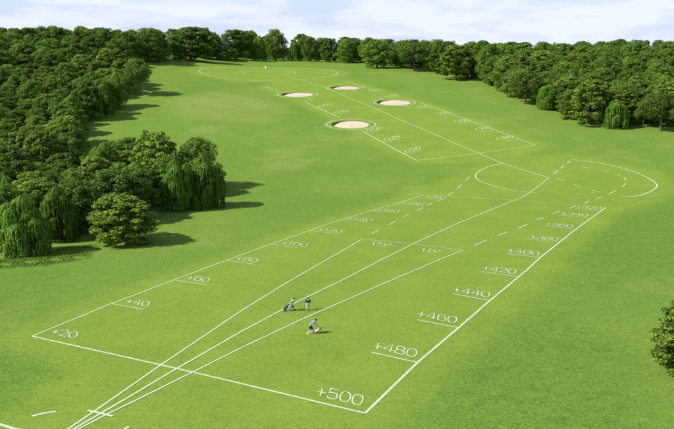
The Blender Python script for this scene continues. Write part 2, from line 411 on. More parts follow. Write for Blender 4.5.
for d in dl: paint('dash', [d], .7, .022, None, px=False, parent=e, mat=M_WORN)
RL = ['white ring with side spokes round the nearest bunker', 'white ring round the bunker beside the great circle', 'white ring round the smallest bunker', 'white ring round the bunker on the right boundary']
sp = [[[(313.4, 128), (325.4, 126.6)], [(374.6, 121), (385, 119.6)]], [[(269.5, 96.6), (277, 95.6)], [(307.5, 97.6), (312, 100.4)]], [[(352, 89.8), (357, 91.8)]], [[(362.6, 104), (371.8, 103.2)], [(404, 105.6), (409.5, 108)], [(378, 97.6), (384, 99)]]]
for (bx, by, rs, rr), lab, s in zip(BUNK, RL, sp):
    o = empty('bunker_ring', (0, 0, 0)); tag(o, lab, 'painted ring', 'rings round the bunkers')
    paint('ring', [circle_pts(bx, by, rr)], .34, .056, None, px=False, parent=o)
    for q in s: paint('spoke', [q], .28, .064, None, parent=o)

# distance marks: tick + number, both lying on the grass
def oval(cx, cy, rx, ry, a0=0, a1=360, n=18, p=2.5):
    out = []
    for k in range(n + 1):
        a = rad(a0 + (a1 - a0) * k / n); c, q = math.cos(a), math.sin(a)
        out.append((cx + rx * math.copysign(abs(c) ** (2 / p), c), cy + ry * math.copysign(abs(q) ** (2 / p), q)))
    return out
GLYPH = {   # strokes in a unit box, painted as one pass of the marking roller each
    '0': [oval(.5, .5, .5, .5, 90, 450)],
    '1': [[(.18, .74), (.5, 1), (.5, 0)]],
    '2': [oval(.5, .72, .46, .28, 175, -35, 12) + [(.02, 0), (1, 0)]],
    '3': [oval(.48, .755, .44, .245, 165, -80, 11) + oval(.48, .26, .5, .26, 80, -165, 12)[1:]],
    '4': [[(.76, 0), (.76, 1), (0, .28), (.70, .28)], [(.82, .28), (1, .28)]],
    '5': [[(.92, 1), (.14, 1), (.06, .52)] + oval(.46, .32, .5, .32, 120, -160, 14)],
    '6': [oval(.5, .32, .48, .32, 150, -210, 18) + [(.06, .62)] + oval(.54, .62, .48, .38, 172, 45, 8)],
    '7': [[(0, 1), (1, 1), (.36, 0)]],
    '8': [oval(.5, .755, .43, .245, 270, 630, 16), oval(.5, .24, .5, .25, 80, -260, 16)],
    '9': [oval(.5, .68, .48, .32, -30, 330, 18) + oval(.46, .38, .48, .38, 0, -135, 8)],
    '+': [[(0, .42), (.44, .42)], [(.56, .42), (1, .42)], [(.5, .04), (.5, .80)]],
    '°': [oval(.5, .8, .42, .2, 90, 450, 12)],
    '-': [[(0, .42), (1, .42)]],
}
ADV = {'1': .55, '°': .35, '-': .5, '+': .95}
def number_mesh(txt, p0, p1, up, lift, name, parent=None, mat=None, gap=.24):
    A, B, C, D = (Vector(at(*p)) for p in (p0, p1, (p0[0] + up[0], p0[1] + up[1]), (p1[0] + up[0], p1[1] + up[1])))
    adv = [ADV.get(c, 1.0) for c in txt]; tot = sum(adv) + gap * (len(txt) - 1)
    H = min((C - A).length, (B - A).length / max(1, len(txt)) * 1.4); V, F = [], []
    x = 0
    for c, a in zip(txt, adv):
        for st in GLYPH[c]:
            w = []
            for gx, gy in st:
                q = (x + gx * a) / tot; p = A.lerp(B, q).lerp(C.lerp(D, q), gy); w.append((p.x, p.y))
            ribbon(w, max(.13, .093 * H), lift, V, F)
        x += a + gap
    return mesh_obj(name, V, F, mat or M_PAINT, parent)
MARKS = [   # text, tick, number start, number end, up vector, label
 ('+500', None, (315.5, 395.6), (361, 405.9), (3.2, -9.6)),
 ('+480', ((371.5, 352.5), (417.6, 362.7)), (372.6, 348.6), (415.2, 357.6), (2.6, -7.4)),
 ('+460', ((416.9, 319.9), (458.9, 327.9)), (417, 316.3), (455.4, 323.3), (2.2, -6)),
 ('+440', ((451.9, 293.8), (490.3, 300.8)), (452.6, 291.5), (488.6, 297.7), (1.8, -5)),
 ('+420', ((481.6, 271.7), (517.5, 277)), (482.4, 269.9), (514.9, 274.3), (1.5, -4.5)),
 ('+400', ((506, 253.4), (541, 258)), (507.2, 252), (538, 255.7), (1.2, -3.8)),
 ('+380', ((528.3, 239.4), (560, 242.5)), (530, 238.4), (557.5, 240.9), (1, -3.1)),
 ('+360', ((543.6, 226), (574, 229.2)), (545.4, 225.1), (572.3, 227.6), (.9, -2.7)),
 ('+340', ((559, 215.2), (589.3, 217.9)), (561, 214.5), (587.3, 216.6), (.8, -2.4)),
 ('+320', ((574.6, 208.4), (601.7, 210.4)), (576.2, 207.8), (600.2, 209.4), (.7, -2.1)),
 ('+20', None, (50.5, 333.8), (74.8, 338.6), (3.8, -5.6)),
 ('+40', ((111.2, 303.8), (143.5, 309.4)), (125.4, 302.9), (147.2, 306.9), (3, -4.6)),
 ('+60', ((174.5, 280.2), (206.7, 284.9)), (186.4, 279.5), (207.4, 282.5), (2.8, -4.1)),
 ('+80', ((226.8, 260.3), (256.1, 264.6)), (235.6, 259.9), (256.2, 262.6), (2.5, -3.4)),
 ('+100', ((272.4, 244.4), (298, 248)), (281.5, 244), (306, 247), (2.4, -3)),
 ('+120', ((310, 230.7), (338.2, 233.9)), (318, 230.5), (340.8, 233), (2, -2.6)),
 ('+140', ((343.6, 219.5), (368, 222)), (347.7, 219.3), (371, 221.3), (1.8, -2.3)),
 ('+160', ((372.4, 211.2), (397.6, 213.3)), (376.8, 210.9), (398, 212.5), (1.6, -2.1)),
 ('+180', ((399, 203.7), (422.8, 206)), (402, 203.4), (422, 205.2), (1.5, -1.9)),
 ('+200', ((424.3, 197.2), (445, 199.6)), (426, 196.9), (444.5, 198.8), (1.4, -1.8)),
 # far field, left boundary (near to far) and right boundary (near to far)
 ('+220', ((403, 154.2), (419.9, 150.2)), (404.2, 152.6), (420.5, 148.9), (-.6, -2.6)),
 ('+225', ((382.2, 142.3), (399.6, 138.8)), (383.6, 140.9), (400, 137.5), (-.6, -2.3)),
 ('+230', ((364, 132.8), (381, 130)), (366, 131.4), (381.4, 128.7), (-.6, -2.1)),
 ('+240', ((332.5, 114.6), (348.5, 112.6)), (333.5, 113.3), (348.8, 111.5), (-.6, -1.7)),
 ('+245', ((317.6, 107.8), (332.9, 105.6)), (318.2, 106.7), (333, 104.6), (-.6, -1.5)),
 ('+310', ((503.5, 141.2), (518.4, 138.9)), (495.6, 140.2), (513.4, 137.5), (-.8, -2.4)),
 ('+305', ((480.3, 131.6), (496, 129.9)), (474.6, 130.4), (491.4, 128.5), (-.8, -2.2)),
 ('+300', ((458.8, 123.5), (473.6, 122)), (453.4, 122.4), (469.4, 120.9), (-.8, -2)),
 ('+295', ((440.2, 115.5), (453.8, 114)), (435.4, 114.6), (450, 113.2), (-.7, -1.8)),
 ('+290', ((420.4, 108.8), (432.4, 107.4)), (415.4, 107.9), (429, 106.8), (-.6, -1.6)),
 ('+280', ((388.4, 97.8), (400.4, 96.4)), (384.4, 97), (397.4, 95.8), (-.5, -1.4)),
 ('+275', ((371, 92.1), (383, 91)), (368.4, 91.2), (380.6, 90.3), (-.5, -1.3)),
]
for i, (txt, tick, p0, p1, up) in enumerate(MARKS):
    side = 'right boundary of the near field' if i < 10 else 'left boundary of the near field' if i < 20 else 'left boundary of the far field' if i < 25 else 'right boundary of the far field'
    e = empty('distance_mark', (0, 0, 0))
    lab = f'white painted {txt} mark' + (' with tick line' if tick else ' without tick line') + f' on the {side}'
    if i == 0: lab = 'large white painted +500 in the corner nearest the viewer'
    if i == 10: lab = 'white painted +20 in the far left corner of the front boundary line'
    tag(e, lab, 'distance mark', 'painted distance marks')
    w = .24 if i < 6 else .19 if i < 20 else .28
    if tick: paint('tick', [list(tick)], w, .028, None, parent=e, mat=M_WORN if i > 19 else None)
    number_mesh(txt, p0, p1, up, .034, 'number', e, M_WORN if i > 19 else None)
for p0, p1, up, lab in (((371, 245.2), (396.4, 247.7), (1.4, -3.2), 'white painted 15 angle mark on the left, under the closing line'),
                        ((421, 251.4), (447, 254.6), (1.4, -3.3), 'white painted 15 angle mark on the right, under the closing line')):
    e = empty('angle_mark', (0, 0, 0)); tag(e, lab, 'angle mark', 'painted angle marks')
    q = lambda f: (p0[0] + (p1[0] - p0[0]) * f, p0[1] + (p1[1] - p0[1]) * f)
    number_mesh('15', q(0), q(.56), up, .034, 'number', e)
    number_mesh('°', q(.64), q(.76), up, .034, 'degree_sign', e)
    number_mesh('-', q(.82), q(1.0), up, .034, 'dash', e)
# white ball-shaped marker at the back of the great circle
bp = W(266, 67.9); e = empty('marker_ball', bp); tag(e, 'tiny white dome marker standing at the back of the great circle', 'marker')
bm = bmesh.new(); add_ball(bm, (0, 0, .4), .7, 1.0, 1.0, .8, 20); bm_obj('dome', bm, plain('white_shell', (.8, .8, .78), .4), e)
bm = bmesh.new(); add_tube(bm, [(0, 0, -.1), (0, 0, .12)], [.9, .85], 24); bm_obj('base', bm, plain('pale_base', (.5, .5, .47), .7), e)
TREES = [   # x, y, height, width, kind, group, label
(-53.9,123.0,10.7,9.0,'willow','trees of the left wood','big bright drooping willow at the lower left edge of the wood, beside the tall grass'),
(-51.9,134.1,10.7,7.5,'willow','trees of the left wood','drooping willow just right of the big willow at the lower left edge of the wood'),
(-39.8,132.4,9.4,13.7,'olive','trees of the left wood','low rounded yellow-green tree standing alone on grass in front of the left wood'),
(-46.7,152.0,11.3,15.6,'broad','trees of the left wood','wide dark layered tree directly behind the low yellow-green tree'),
(-36.3,164.9,12.2,7.8,'willow','trees of the left wood','bright willow on the left of the pair hanging over the shadowed grass'),
(-30.6,168.5,12.5,9.3,'willow','trees of the left wood','bright willow at the right tip of the near left grove, casting a long shadow'),
(-47.0,190.9,16.0,13.1,'olive','trees of the left wood','tall pale-topped tree rising behind the willow pair of the near left grove'),
(-36.6,192.9,14.1,12.7,'mid','trees of the left wood','tree at the back right tip of the near left grove, above the right willow'),
(-60.7,190.9,12.9,9.5,'willow','trees of the left wood','pale upright willow between the dark layered tree and the grass bay'),
(-69.6,195.6,10.8,10.8,'willow','trees of the left wood','yellow-green willow behind the gap between the near groves'),
(-77.1,192.6,15.9,13.2,'olive','trees of the left wood','large olive tree behind the two willows at the lower left'),
(-82.2,182.3,13.4,11.6,'broad','trees of the left wood','dark fine-leaved tree behind the big willow at the left frame edge'),
(-91.6,344.3,17.1,13.8,'broad','trees of the left wood','lone dark tree with two bare trunks at the corner of the grass bay'),
(-99.2,278.5,12.6,9.0,'willow','trees of the left wood','small drooping willow at the tip of the wood beside the grass bay shadow'),
(-93.5,298.1,13.0,10.4,'willow','trees of the left wood','narrow bright willow on the edge of the grass bay, left of the two-trunked tree'),
(-91.8,313.8,14.9,10.1,'mid','trees of the left wood','mid green tree close behind the left side of the two-trunked tree'),
(-96.9,288.8,16.1,11.7,'broad','trees of the left wood','dark tree between the two small willows of the grass bay'),
(-96.6,499.8,23.1,29.1,'broad','trees of the left wood','broad dark tree of the far treeline above the left end of the bay shadow'),
(-114.4,462.0,20.8,24.5,'mid','trees of the left wood','mid green tree of the far treeline above the two-trunked tree'),
(-78.8,536.6,10.0,17.0,'olive','trees of the far treeline','low olive tree in front of the far treeline, left of the circle'),
(-74.9,560.9,22.7,25.2,'broad','trees of the far treeline','dark rounded tree behind the low olive tree of the far treeline'),
(-58.7,569.1,19.4,12.0,'willow','trees of the far treeline','narrow willow of the far treeline straight behind the circle'),
(-46.9,581.0,24.2,18.5,'mid','trees of the far treeline','tall mid green tree beside the narrow willow behind the circle'),
(-32.2,578.4,15.6,12.2,'willow','trees of the far treeline','small willow of the far treeline behind the right half of the circle'),
(-19.6,568.7,18.7,15.1,'mid','trees of the far treeline','mid green tree right of the small willow behind the circle'),
(-5.2,556.3,17.9,14.7,'broad','trees of the far treeline','dark tree of the far treeline behind the right end of the circle'),
(7.2,541.8,17.4,17.2,'mid','trees of the far treeline','mid green tree of the far treeline behind the farthest bunker'),
(25.8,485.9,18.8,21.9,'mid','trees of the far treeline','wide tree of the far treeline right of the farthest bunker'),
(47.3,462.6,17.9,22.1,'broad','trees of the right wood','dark spreading tree with a visible trunk and shade beneath, right of the middle treeline'),
(65.4,412.8,19.3,23.1,'olive','trees of the right wood','wide olive tree where the treeline turns towards the right wood'),
(79.3,394.4,21.0,14.7,'broad','trees of the right wood','dark tree behind the bend of the right wood edge'),
(82.8,364.6,17.1,17.5,'mid','trees of the right wood','large bright rounded tree at the bend of the right wood edge'),
(81.8,324.7,14.5,14.8,'broad','trees of the right wood','dark tree with a thin pale trunk standing forward of the right wood'),
(88.5,313.7,10.8,10.1,'willow','trees of the right wood','bright willow right of the thin pale trunk on the right wood edge'),
(92.6,293.7,12.1,10.3,'olive','trees of the right wood','small yellowish tree left of the big olive tree on the right wood edge'),
(96.1,283.7,17.7,16.8,'olive','trees of the right wood','big speckled olive tree at the foot of the right wood edge'),
(103.9,276.9,10.9,10.1,'willow','trees of the right wood','bright drooping willow nearest the field on the right wood edge'),
(114.7,277.7,10.8,6.7,'willow','trees of the right wood','slim willow in shade left of the last bare trunk on the right wood edge'),
(118.3,270.9,14.5,13.2,'broad','trees of the right wood','dark tree on a slender bare trunk at the right frame edge'),
(35.5,68.4,8.4,9.6,'olive',None,'near leafy tree cut off by the right frame edge beside the mown field'),
(-184.9,2795.6,40.0,88.7,'broad','trees of the far treeline','dark tree filling the treeline between narrow and small willows behind the circle'),
(-279.7,3066.5,40.0,81.1,'mid','trees of the far treeline','mid green tree closing the gap behind the narrow willow of the far treeline'),
(-122.7,2811.7,40.0,81.8,'broad','trees of the far treeline','dark tree closing the gap behind the small willow of the far treeline'),
(-12.7,637.9,17.9,18.6,'mid','trees of the far treeline','mid green tree in the second row behind the right end of the circle'),
(-74.1,630.0,22.0,20.0,'broad','trees of the far treeline','dark tree in the second row behind the left half of the circle'),
(-62.7,202.7,11.1,11.8,'mid','trees of the left wood','mid green broadleaf behind and right of the pale upright willow, left wood'),
(12.1,554.9,16.9,16.7,'broad','trees of the far treeline','nearest dark green broadleaf left of the farthest bunker, far treeline'),
(127.5,316.2,12.4,14.8,'olive','trees of the right wood','farthest speckled yellow-green tree behind and left of the last bare-trunked edge tree, right wood'),
(-122.4,341.6,13.6,13.2,'mid','trees of the left wood',"nearest mid green broadleaf straight behind the bay's small willow, left wood"),
(96.0,360.4,14.9,17.2,'broad','trees of the right wood','nearest dark green broadleaf behind and right of the tree with thin pale trunk, right wood'),
(107.7,394.9,17.6,19.0,'olive','trees of the right wood','speckled yellow-green tree behind and right of the tree with thin pale trunk, right wood'),
(109.8,325.3,14.0,15.3,'mid','trees of the right wood','nearest mid green broadleaf straight behind the big speckled edge tree, right wood'),
(118.1,332.7,14.2,16.7,'broad','trees of the right wood','nearest dark green broadleaf behind and right of the big speckled edge tree, right wood'),
(78.2,440.2,19.4,19.6,'mid','trees of the right wood','mid green broadleaf right of the wide olive bend tree, right wood'),
(-152.5,451.7,17.4,18.5,'broad','trees of the left wood','farthest dark green broadleaf well left of the treeline tree above the two-trunked one, left wood'),
(-197.9,531.9,18.5,16.5,'mid','trees of the left wood',"farthest mid green broadleaf well behind and left of the bay's narrow willow, left wood"),
(-196.8,434.7,18.9,16.6,'broad','trees of the left wood',"farthest dark green broadleaf well behind and left of the bay's small willow, left wood"),
(-151.2,385.8,14.4,15.2,'mid','trees of the left wood',"third nearest mid green broadleaf deep in the left wood, above the bay's small willow"),
(156.2,386.0,16.3,18.1,'broad','trees of the right wood','dark green broadleaf well behind and left of the last bare-trunked edge tree, right wood'),
(-167.1,470.3,17.8,15.7,'mid','trees of the left wood',"second nearest mid green broadleaf well behind and left of the bay's narrow willow, left wood"),
(-165.4,407.1,14.3,13.4,'olive','trees of the left wood',"second nearest speckled yellow-green tree by the left frame edge, above the bay's small willow"),
(-26.4,613.8,19.1,16.8,'mid','trees of the far treeline','mid green broadleaf well right of the narrow willow behind the circle, far treeline'),
(-134.1,437.0,18.7,18.9,'mid','trees of the left wood','nearest mid green broadleaf well left of the treeline tree above the two-trunked one, left wood'),
(118.3,432.3,19.2,16.9,'broad','trees of the right wood','farthest dark green broadleaf behind and right of the rounded bend tree, right wood'),
(-135.7,354.8,15.7,16.5,'broad','trees of the left wood',"nearest dark green broadleaf deep in the left wood, above the bay's small willow, left wood"),
(-119.9,358.4,15.0,16.3,'olive','trees of the left wood',"speckled yellow-green tree behind and left of the bay's narrow willow, left wood"),
(-50.2,141.1,10.5,9.2,'broad','trees of the left wood','nearest dark green broadleaf left of the wide dark layered tree, left wood'),
(226.6,498.0,14.6,14.6,'mid','trees of the right wood','fourth nearest mid green broadleaf deep behind the last bare-trunked edge tree, right wood'),
(-134.4,327.0,13.6,16.4,'broad','trees of the left wood',"nearest dark green broadleaf by the left frame edge, above the bay's small willow, left wood"),
(-120.6,266.6,13.3,15.2,'broad','trees of the left wood','dark green broadleaf well behind and left of the large olive tree, left wood'),
(-109.2,509.1,18.4,14.4,'willow','trees of the left wood','drooping pale green willow left of the broad treeline tree above the bay, left wood'),
(-167.9,427.3,14.2,13.8,'broad','trees of the left wood',"farthest dark green broadleaf deep in the left wood, above the bay's small willow, left wood"),
(171.0,416.8,14.9,16.3,'mid','trees of the right wood','nearest mid green broadleaf deep behind the last bare-trunked edge tree, right wood'),
(-117.7,549.3,18.6,16.4,'olive','trees of the left wood','speckled yellow-green tree left of the broad treeline tree above the bay, left wood'),
(-66.4,149.8,8.8,9.3,'olive','trees of the left wood','nearest speckled yellow-green tree straight behind the big lower left willow, left wood'),
(137.3,449.5,17.6,17.0,'broad','trees of the right wood','farthest dark green broadleaf behind and right of the second edge willow, right wood'),
(124.8,375.1,17.2,18.0,'broad','trees of the right wood','nearest dark green broadleaf straight behind the big speckled edge tree, right wood'),
(235.9,513.9,16.4,15.6,'olive','trees of the right wood','farthest speckled yellow-green tree deep behind the last bare-trunked edge tree, right wood'),
(155.7,409.7,14.3,14.8,'broad','trees of the right wood','nearest dark green broadleaf well behind and right of the big speckled edge tree, right wood'),
(-152.8,407.5,15.8,15.1,'mid','trees of the left wood',"farthest mid green broadleaf deep in the left wood, above the bay's small willow, left wood"),
(139.2,472.2,16.9,17.1,'olive','trees of the right wood','speckled yellow-green tree well behind and right of the tree with thin pale trunk, right wood'),
(-62.9,127.0,9.6,8.1,'willow','trees of the left wood','drooping pale green willow left of the big lower left willow, left wood'),
(104.0,422.3,16.1,18.0,'broad','trees of the right wood','nearest dark green broadleaf behind and right of the rounded bend tree, right wood'),
(-56.6,198.3,9.7,10.9,'olive','trees of the left wood','speckled yellow-green tree right of the pale upright willow, left wood'),
(-164.9,393.8,16.7,15.9,'olive','trees of the left wood',"farthest speckled yellow-green tree by the left frame edge, above the bay's small willow, left wood"),
(131.6,308.7,11.8,12.0,'broad','trees of the right wood','nearest dark green broadleaf behind and left of the last bare-trunked edge tree, right wood'),
(143.9,405.6,17.9,17.2,'mid','trees of the right wood','third nearest mid green broadleaf straight behind the big speckled edge tree, right wood'),
(-67.4,180.9,9.2,9.7,'broad','trees of the left wood','nearest dark green broadleaf below and left of the yellow-green willow, left wood'),
(129.8,287.2,12.1,13.7,'olive','trees of the right wood','speckled yellow-green tree right of the last bare-trunked edge tree, right wood'),
(-159.5,363.7,15.0,13.2,'mid','trees of the left wood',"third nearest mid green broadleaf by the left frame edge, above the bay's small willow"),
(131.2,339.3,13.5,13.3,'broad','trees of the right wood','dark green broadleaf straight behind the drooping field-side willow, right wood'),
(137.4,384.7,17.1,18.5,'broad','trees of the right wood','second nearest dark green broadleaf behind and right of the big speckled edge tree, right wood'),
(-180.3,406.6,17.3,18.5,'mid','trees of the left wood',"farthest mid green broadleaf by the left frame edge, above the bay's small willow, left wood"),
(-96.8,307.7,13.1,14.3,'mid','trees of the left wood',"mid green broadleaf straight behind the bay's narrow willow, left wood"),
(226.2,606.4,17.1,17.4,'broad','trees of the right wood','third nearest dark green broadleaf well behind and right of the big speckled edge tree'),
(-108.8,365.0,17.1,19.1,'olive','trees of the left wood','farthest speckled yellow-green tree left of the two-trunked lone tree, left wood'),
(189.7,439.8,18.2,16.0,'broad','trees of the right wood','nearest dark green broadleaf deep behind the last bare-trunked edge tree, right wood'),
(-79.4,169.7,11.3,11.7,'broad','trees of the left wood','dark green broadleaf well behind and left of the big lower left willow, left wood'),
(127.8,473.5,17.7,15.6,'mid','trees of the right wood','mid green broadleaf behind and right of the rounded bend tree, right wood'),
(57.9,501.4,17.4,15.3,'mid','trees of the right wood','mid green broadleaf right of the spreading tree with shade beneath, right wood'),
(-59.8,145.1,10.4,10.8,'olive','trees of the left wood','speckled yellow-green tree behind and right of the big lower left willow, left wood'),
(-173.8,388.2,17.1,16.4,'mid','trees of the left wood',"fifth nearest mid green broadleaf by the left frame edge, above the bay's small willow"),
(-149.9,519.8,16.2,14.3,'mid','trees of the left wood','second nearest mid green broadleaf left of the treeline tree above the two-trunked one, left wood'),
(141.3,348.1,11.4,13.3,'broad','trees of the right wood','farthest dark green broadleaf behind and left of the last bare-trunked edge tree, right wood'),
(137.8,329.8,12.4,12.6,'mid','trees of the right wood','mid green broadleaf behind and left of the last bare-trunked edge tree, right wood'),
(-75.3,161.1,9.4,10.7,'mid','trees of the left wood','farthest mid green broadleaf behind and left of the big lower left willow, left wood'),
(-142.4,416.3,15.1,13.9,'broad','trees of the left wood',"second nearest dark green broadleaf well behind and left of the bay's narrow willow, left wood"),
(-145.0,476.6,18.3,16.1,'broad','trees of the left wood','farthest dark green broadleaf left of the treeline tree above the two-trunked one, left wood'),
(-116.4,488.0,19.7,18.7,'broad','trees of the left wood','dark green broadleaf right of the treeline tree above the two-trunked one, left wood'),
(-131.2,309.1,13.8,15.8,'broad','trees of the left wood',"second nearest dark green broadleaf by the left frame edge, level with the bay's small willow"),
(-145.1,336.3,12.5,13.6,'olive','trees of the left wood',"nearest speckled yellow-green tree by the left frame edge, above the bay's small willow, left wood"),
(61.8,467.9,19.5,17.2,'mid','trees of the right wood','mid green broadleaf left of the wide olive bend tree, right wood'),
(-141.2,367.4,16.3,18.4,'mid','trees of the left wood',"second nearest mid green broadleaf deep in the left wood, above the bay's small willow"),
(-41.2,180.2,11.1,12.6,'broad','trees of the left wood',"dark green broadleaf behind and left of the grove's willow pair, left wood"),
(-112.1,245.1,14.0,14.9,'mid','trees of the left wood','mid green broadleaf well behind and left of the large olive tree, left wood'),
(-63.7,175.9,8.6,7.7,'mid','trees of the left wood','mid green broadleaf in front of the yellow-green willow, left wood'),
(-84.4,229.0,13.5,12.9,'olive','trees of the left wood','speckled yellow-green tree behind and right of the large olive tree, left wood'),
(-151.9,432.1,15.0,13.2,'mid','trees of the left wood',"nearest mid green broadleaf well behind and left of the bay's narrow willow, left wood"),
(-226.5,513.4,17.9,19.4,'broad','trees of the left wood',"third nearest dark green broadleaf well behind and left of the bay's small willow, left wood"),
(82.0,409.1,17.9,16.0,'broad','trees of the right wood','dark green broadleaf behind and left of the rounded bend tree, right wood'),
(-127.0,286.0,12.0,12.1,'willow','trees of the left wood',"drooping pale green willow by the left frame edge, level with the bay's small willow"),
(-181.9,427.0,16.7,17.4,'mid','trees of the left wood',"fourth nearest mid green broadleaf by the left frame edge, above the bay's small willow"),
(-96.4,212.7,10.4,9.2,'willow','trees of the left wood','nearest drooping pale green willow left of the large olive tree, left wood'),
(-180.1,445.2,15.0,13.4,'willow','trees of the left wood',"drooping pale green willow well behind and left of the bay's small willow, left wood"),
(165.3,363.5,18.0,18.0,'mid','trees of the right wood','farthest mid green broadleaf behind and right of the last bare-trunked edge tree, right wood'),
(160.7,349.6,12.4,11.6,'broad','trees of the right wood','dark green broadleaf behind and right of the last bare-trunked edge tree, right wood'),
(117.9,515.8,16.2,18.1,'broad','trees of the right wood','dark green broadleaf straight behind the rounded bend tree, right wood'),
(165.0,468.1,15.7,17.8,'olive','trees of the right wood','farthest speckled yellow-green tree straight behind the big speckled edge tree, right wood'),
(221.7,508.7,16.7,16.9,'mid','trees of the right wood','third nearest mid green broadleaf deep behind the last bare-trunked edge tree, right wood'),
(-63.6,134.0,8.7,8.5,'broad','trees of the left wood','dark green broadleaf left of the big lower left willow, left wood'),
(94.2,335.6,13.1,14.5,'mid','trees of the right wood','farthest mid green broadleaf straight behind the second edge willow, right wood'),
(-102.5,255.5,11.8,12.5,'mid','trees of the left wood',"mid green broadleaf below and left of the bay's small willow, left wood"),
(-139.3,383.6,13.8,12.9,'mid','trees of the left wood',"nearest mid green broadleaf deep in the left wood, above the bay's small willow, left wood"),
(-100.3,331.8,10.9,10.9,'willow','trees of the left wood',"drooping pale green willow behind and right of the bay's narrow willow, left wood"),
(-54.0,180.6,8.9,7.6,'mid','trees of the left wood','mid green broadleaf straight behind the wide dark layered tree, left wood'),
(143.0,361.9,16.3,15.0,'mid','trees of the right wood','farthest mid green broadleaf behind and right of the drooping field-side willow, right wood'),
(-197.6,509.3,18.6,16.4,'mid','trees of the left wood',"mid green broadleaf deep behind the bay's small willow, left wood"),
(194.3,507.1,16.7,15.3,'broad','trees of the right wood','fourth nearest dark green broadleaf well behind and right of the big speckled edge tree'),
(-183.0,544.9,18.7,16.5,'mid','trees of the left wood','farthest mid green broadleaf well left of the treeline tree above the two-trunked one, left wood'),
(-90.4,220.5,12.7,13.1,'mid','trees of the left wood','mid green broadleaf behind and left of the large olive tree, left wood'),
(-66.6,169.3,8.8,9.2,'broad','trees of the left wood','farthest dark green broadleaf below and left of the yellow-green willow, left wood'),
(207.6,597.6,15.1,15.5,'broad','trees of the right wood','nearest dark green broadleaf deep behind the big speckled edge tree, right wood'),
(-146.4,326.3,13.5,13.6,'mid','trees of the left wood',"second nearest mid green broadleaf by the left frame edge, above the bay's small willow"),
(-158.9,353.5,16.6,19.1,'broad','trees of the left wood',"sixth nearest dark green broadleaf by the left frame edge, above the bay's small willow"),
(-113.0,274.3,11.3,12.7,'olive','trees of the left wood',"farthest speckled yellow-green tree left of the bay's small willow, left wood"),
(208.5,470.7,16.5,14.5,'olive','trees of the right wood','second nearest speckled yellow-green tree deep behind the last bare-trunked edge tree, right wood'),
(75.6,423.6,12.3,10.7,'willow','trees of the right wood','drooping pale green willow below and right of the wide olive bend tree, right wood'),
(-48.4,174.5,10.2,8.8,'willow','trees of the left wood','drooping pale green willow behind and right of the wide dark layered tree, left wood'),
(93.8,443.6,18.3,16.1,'olive','trees of the right wood','speckled yellow-green tree behind and left of the rounded bend tree, right wood'),
(185.7,424.9,16.0,16.3,'mid','trees of the right wood','second nearest mid green broadleaf deep behind the last bare-trunked edge tree, right wood'),
(-127.5,471.7,18.7,16.5,'mid','trees of the left wood','nearest mid green broadleaf left of the treeline tree above the two-trunked one, left wood'),
(114.1,297.2,13.9,13.7,'mid','trees of the right wood','nearest mid green broadleaf behind and right of the drooping field-side willow, right wood'),
(-198.1,469.4,18.2,16.6,'broad','trees of the left wood',"second nearest dark green broadleaf well behind and left of the bay's small willow, left wood"),
(133.3,298.8,14.2,17.0,'olive','trees of the right wood','speckled yellow-green tree behind and right of the last bare-trunked edge tree, right wood'),
(-39.0,171.9,8.4,7.4,'willow','trees of the left wood',"drooping pale green willow below and left of the grove's willow pair, left wood"),
(22.8,540.0,18.4,17.0,'mid','trees of the far treeline','nearest mid green broadleaf left of the farthest bunker, far treeline'),
(107.3,443.7,17.5,20.1,'olive','trees of the right wood','speckled yellow-green tree behind and right of the rounded bend tree, right wood'),
(-114.7,340.4,11.1,10.8,'broad','trees of the left wood',"dark green broadleaf behind and left of the bay's narrow willow, left wood"),
(-115.0,305.5,13.2,13.5,'olive','trees of the left wood',"nearest speckled yellow-green tree behind and left of the bay's small willow, left wood"),
(-89.0,544.4,18.8,16.5,'olive','trees of the left wood','speckled yellow-green tree behind and left of the low olive treeline tree, left wood'),
(-28.9,623.1,21.1,18.6,'broad','trees of the far treeline','farthest dark green broadleaf right of the narrow willow behind the circle, far treeline'),
(-104.5,238.2,11.5,11.5,'olive','trees of the left wood','farthest speckled yellow-green tree behind and left of the large olive tree, left wood'),
(-110.6,323.9,11.2,9.5,'willow','trees of the left wood',"farthest drooping pale green willow behind and left of the bay's narrow willow, left wood"),
(91.2,378.2,17.3,19.1,'olive','trees of the right wood','speckled yellow-green tree right of the rounded bend tree, right wood'),
(238.3,528.3,17.2,16.0,'broad','trees of the right wood','farthest dark green broadleaf deep behind the last bare-trunked edge tree, right wood'),
(-87.8,237.9,12.4,14.2,'olive','trees of the left wood',"farthest speckled yellow-green tree in front of the bay's small willow, left wood"),
(116.3,387.4,14.7,16.1,'broad','trees of the right wood','second nearest dark green broadleaf behind and right of the second edge willow, right wood'),
(106.0,352.0,16.3,14.5,'mid','trees of the right wood','nearest mid green broadleaf behind and right of the second edge willow, right wood'),
(111.8,362.3,14.3,14.1,'mid','trees of the right wood','farthest mid green broadleaf behind and right of the second edge willow, right wood'),
(-120.3,296.0,14.1,15.4,'mid','trees of the left wood',"mid green broadleaf left of the bay's small willow, left wood"),
(-58.2,165.0,9.4,9.9,'olive','trees of the left wood','speckled yellow-green tree in front of the yellow-green willow, left wood'),
(153.4,399.0,13.8,13.9,'willow','trees of the right wood','nearest drooping pale green willow well behind and right of the big speckled edge tree'),
(106.0,341.7,12.0,11.5,'broad','trees of the right wood','nearest dark green broadleaf behind and right of the second edge willow, right wood'),
(-98.2,242.0,11.7,11.3,'mid','trees of the left wood','mid green broadleaf straight behind the large olive tree, left wood'),
(-119.1,282.6,11.6,12.2,'broad','trees of the left wood',"nearest dark green broadleaf by the left frame edge, level with the bay's small willow"),
(-154.0,374.4,17.5,16.8,'broad','trees of the left wood',"fourth nearest dark green broadleaf by the left frame edge, above the bay's small willow"),
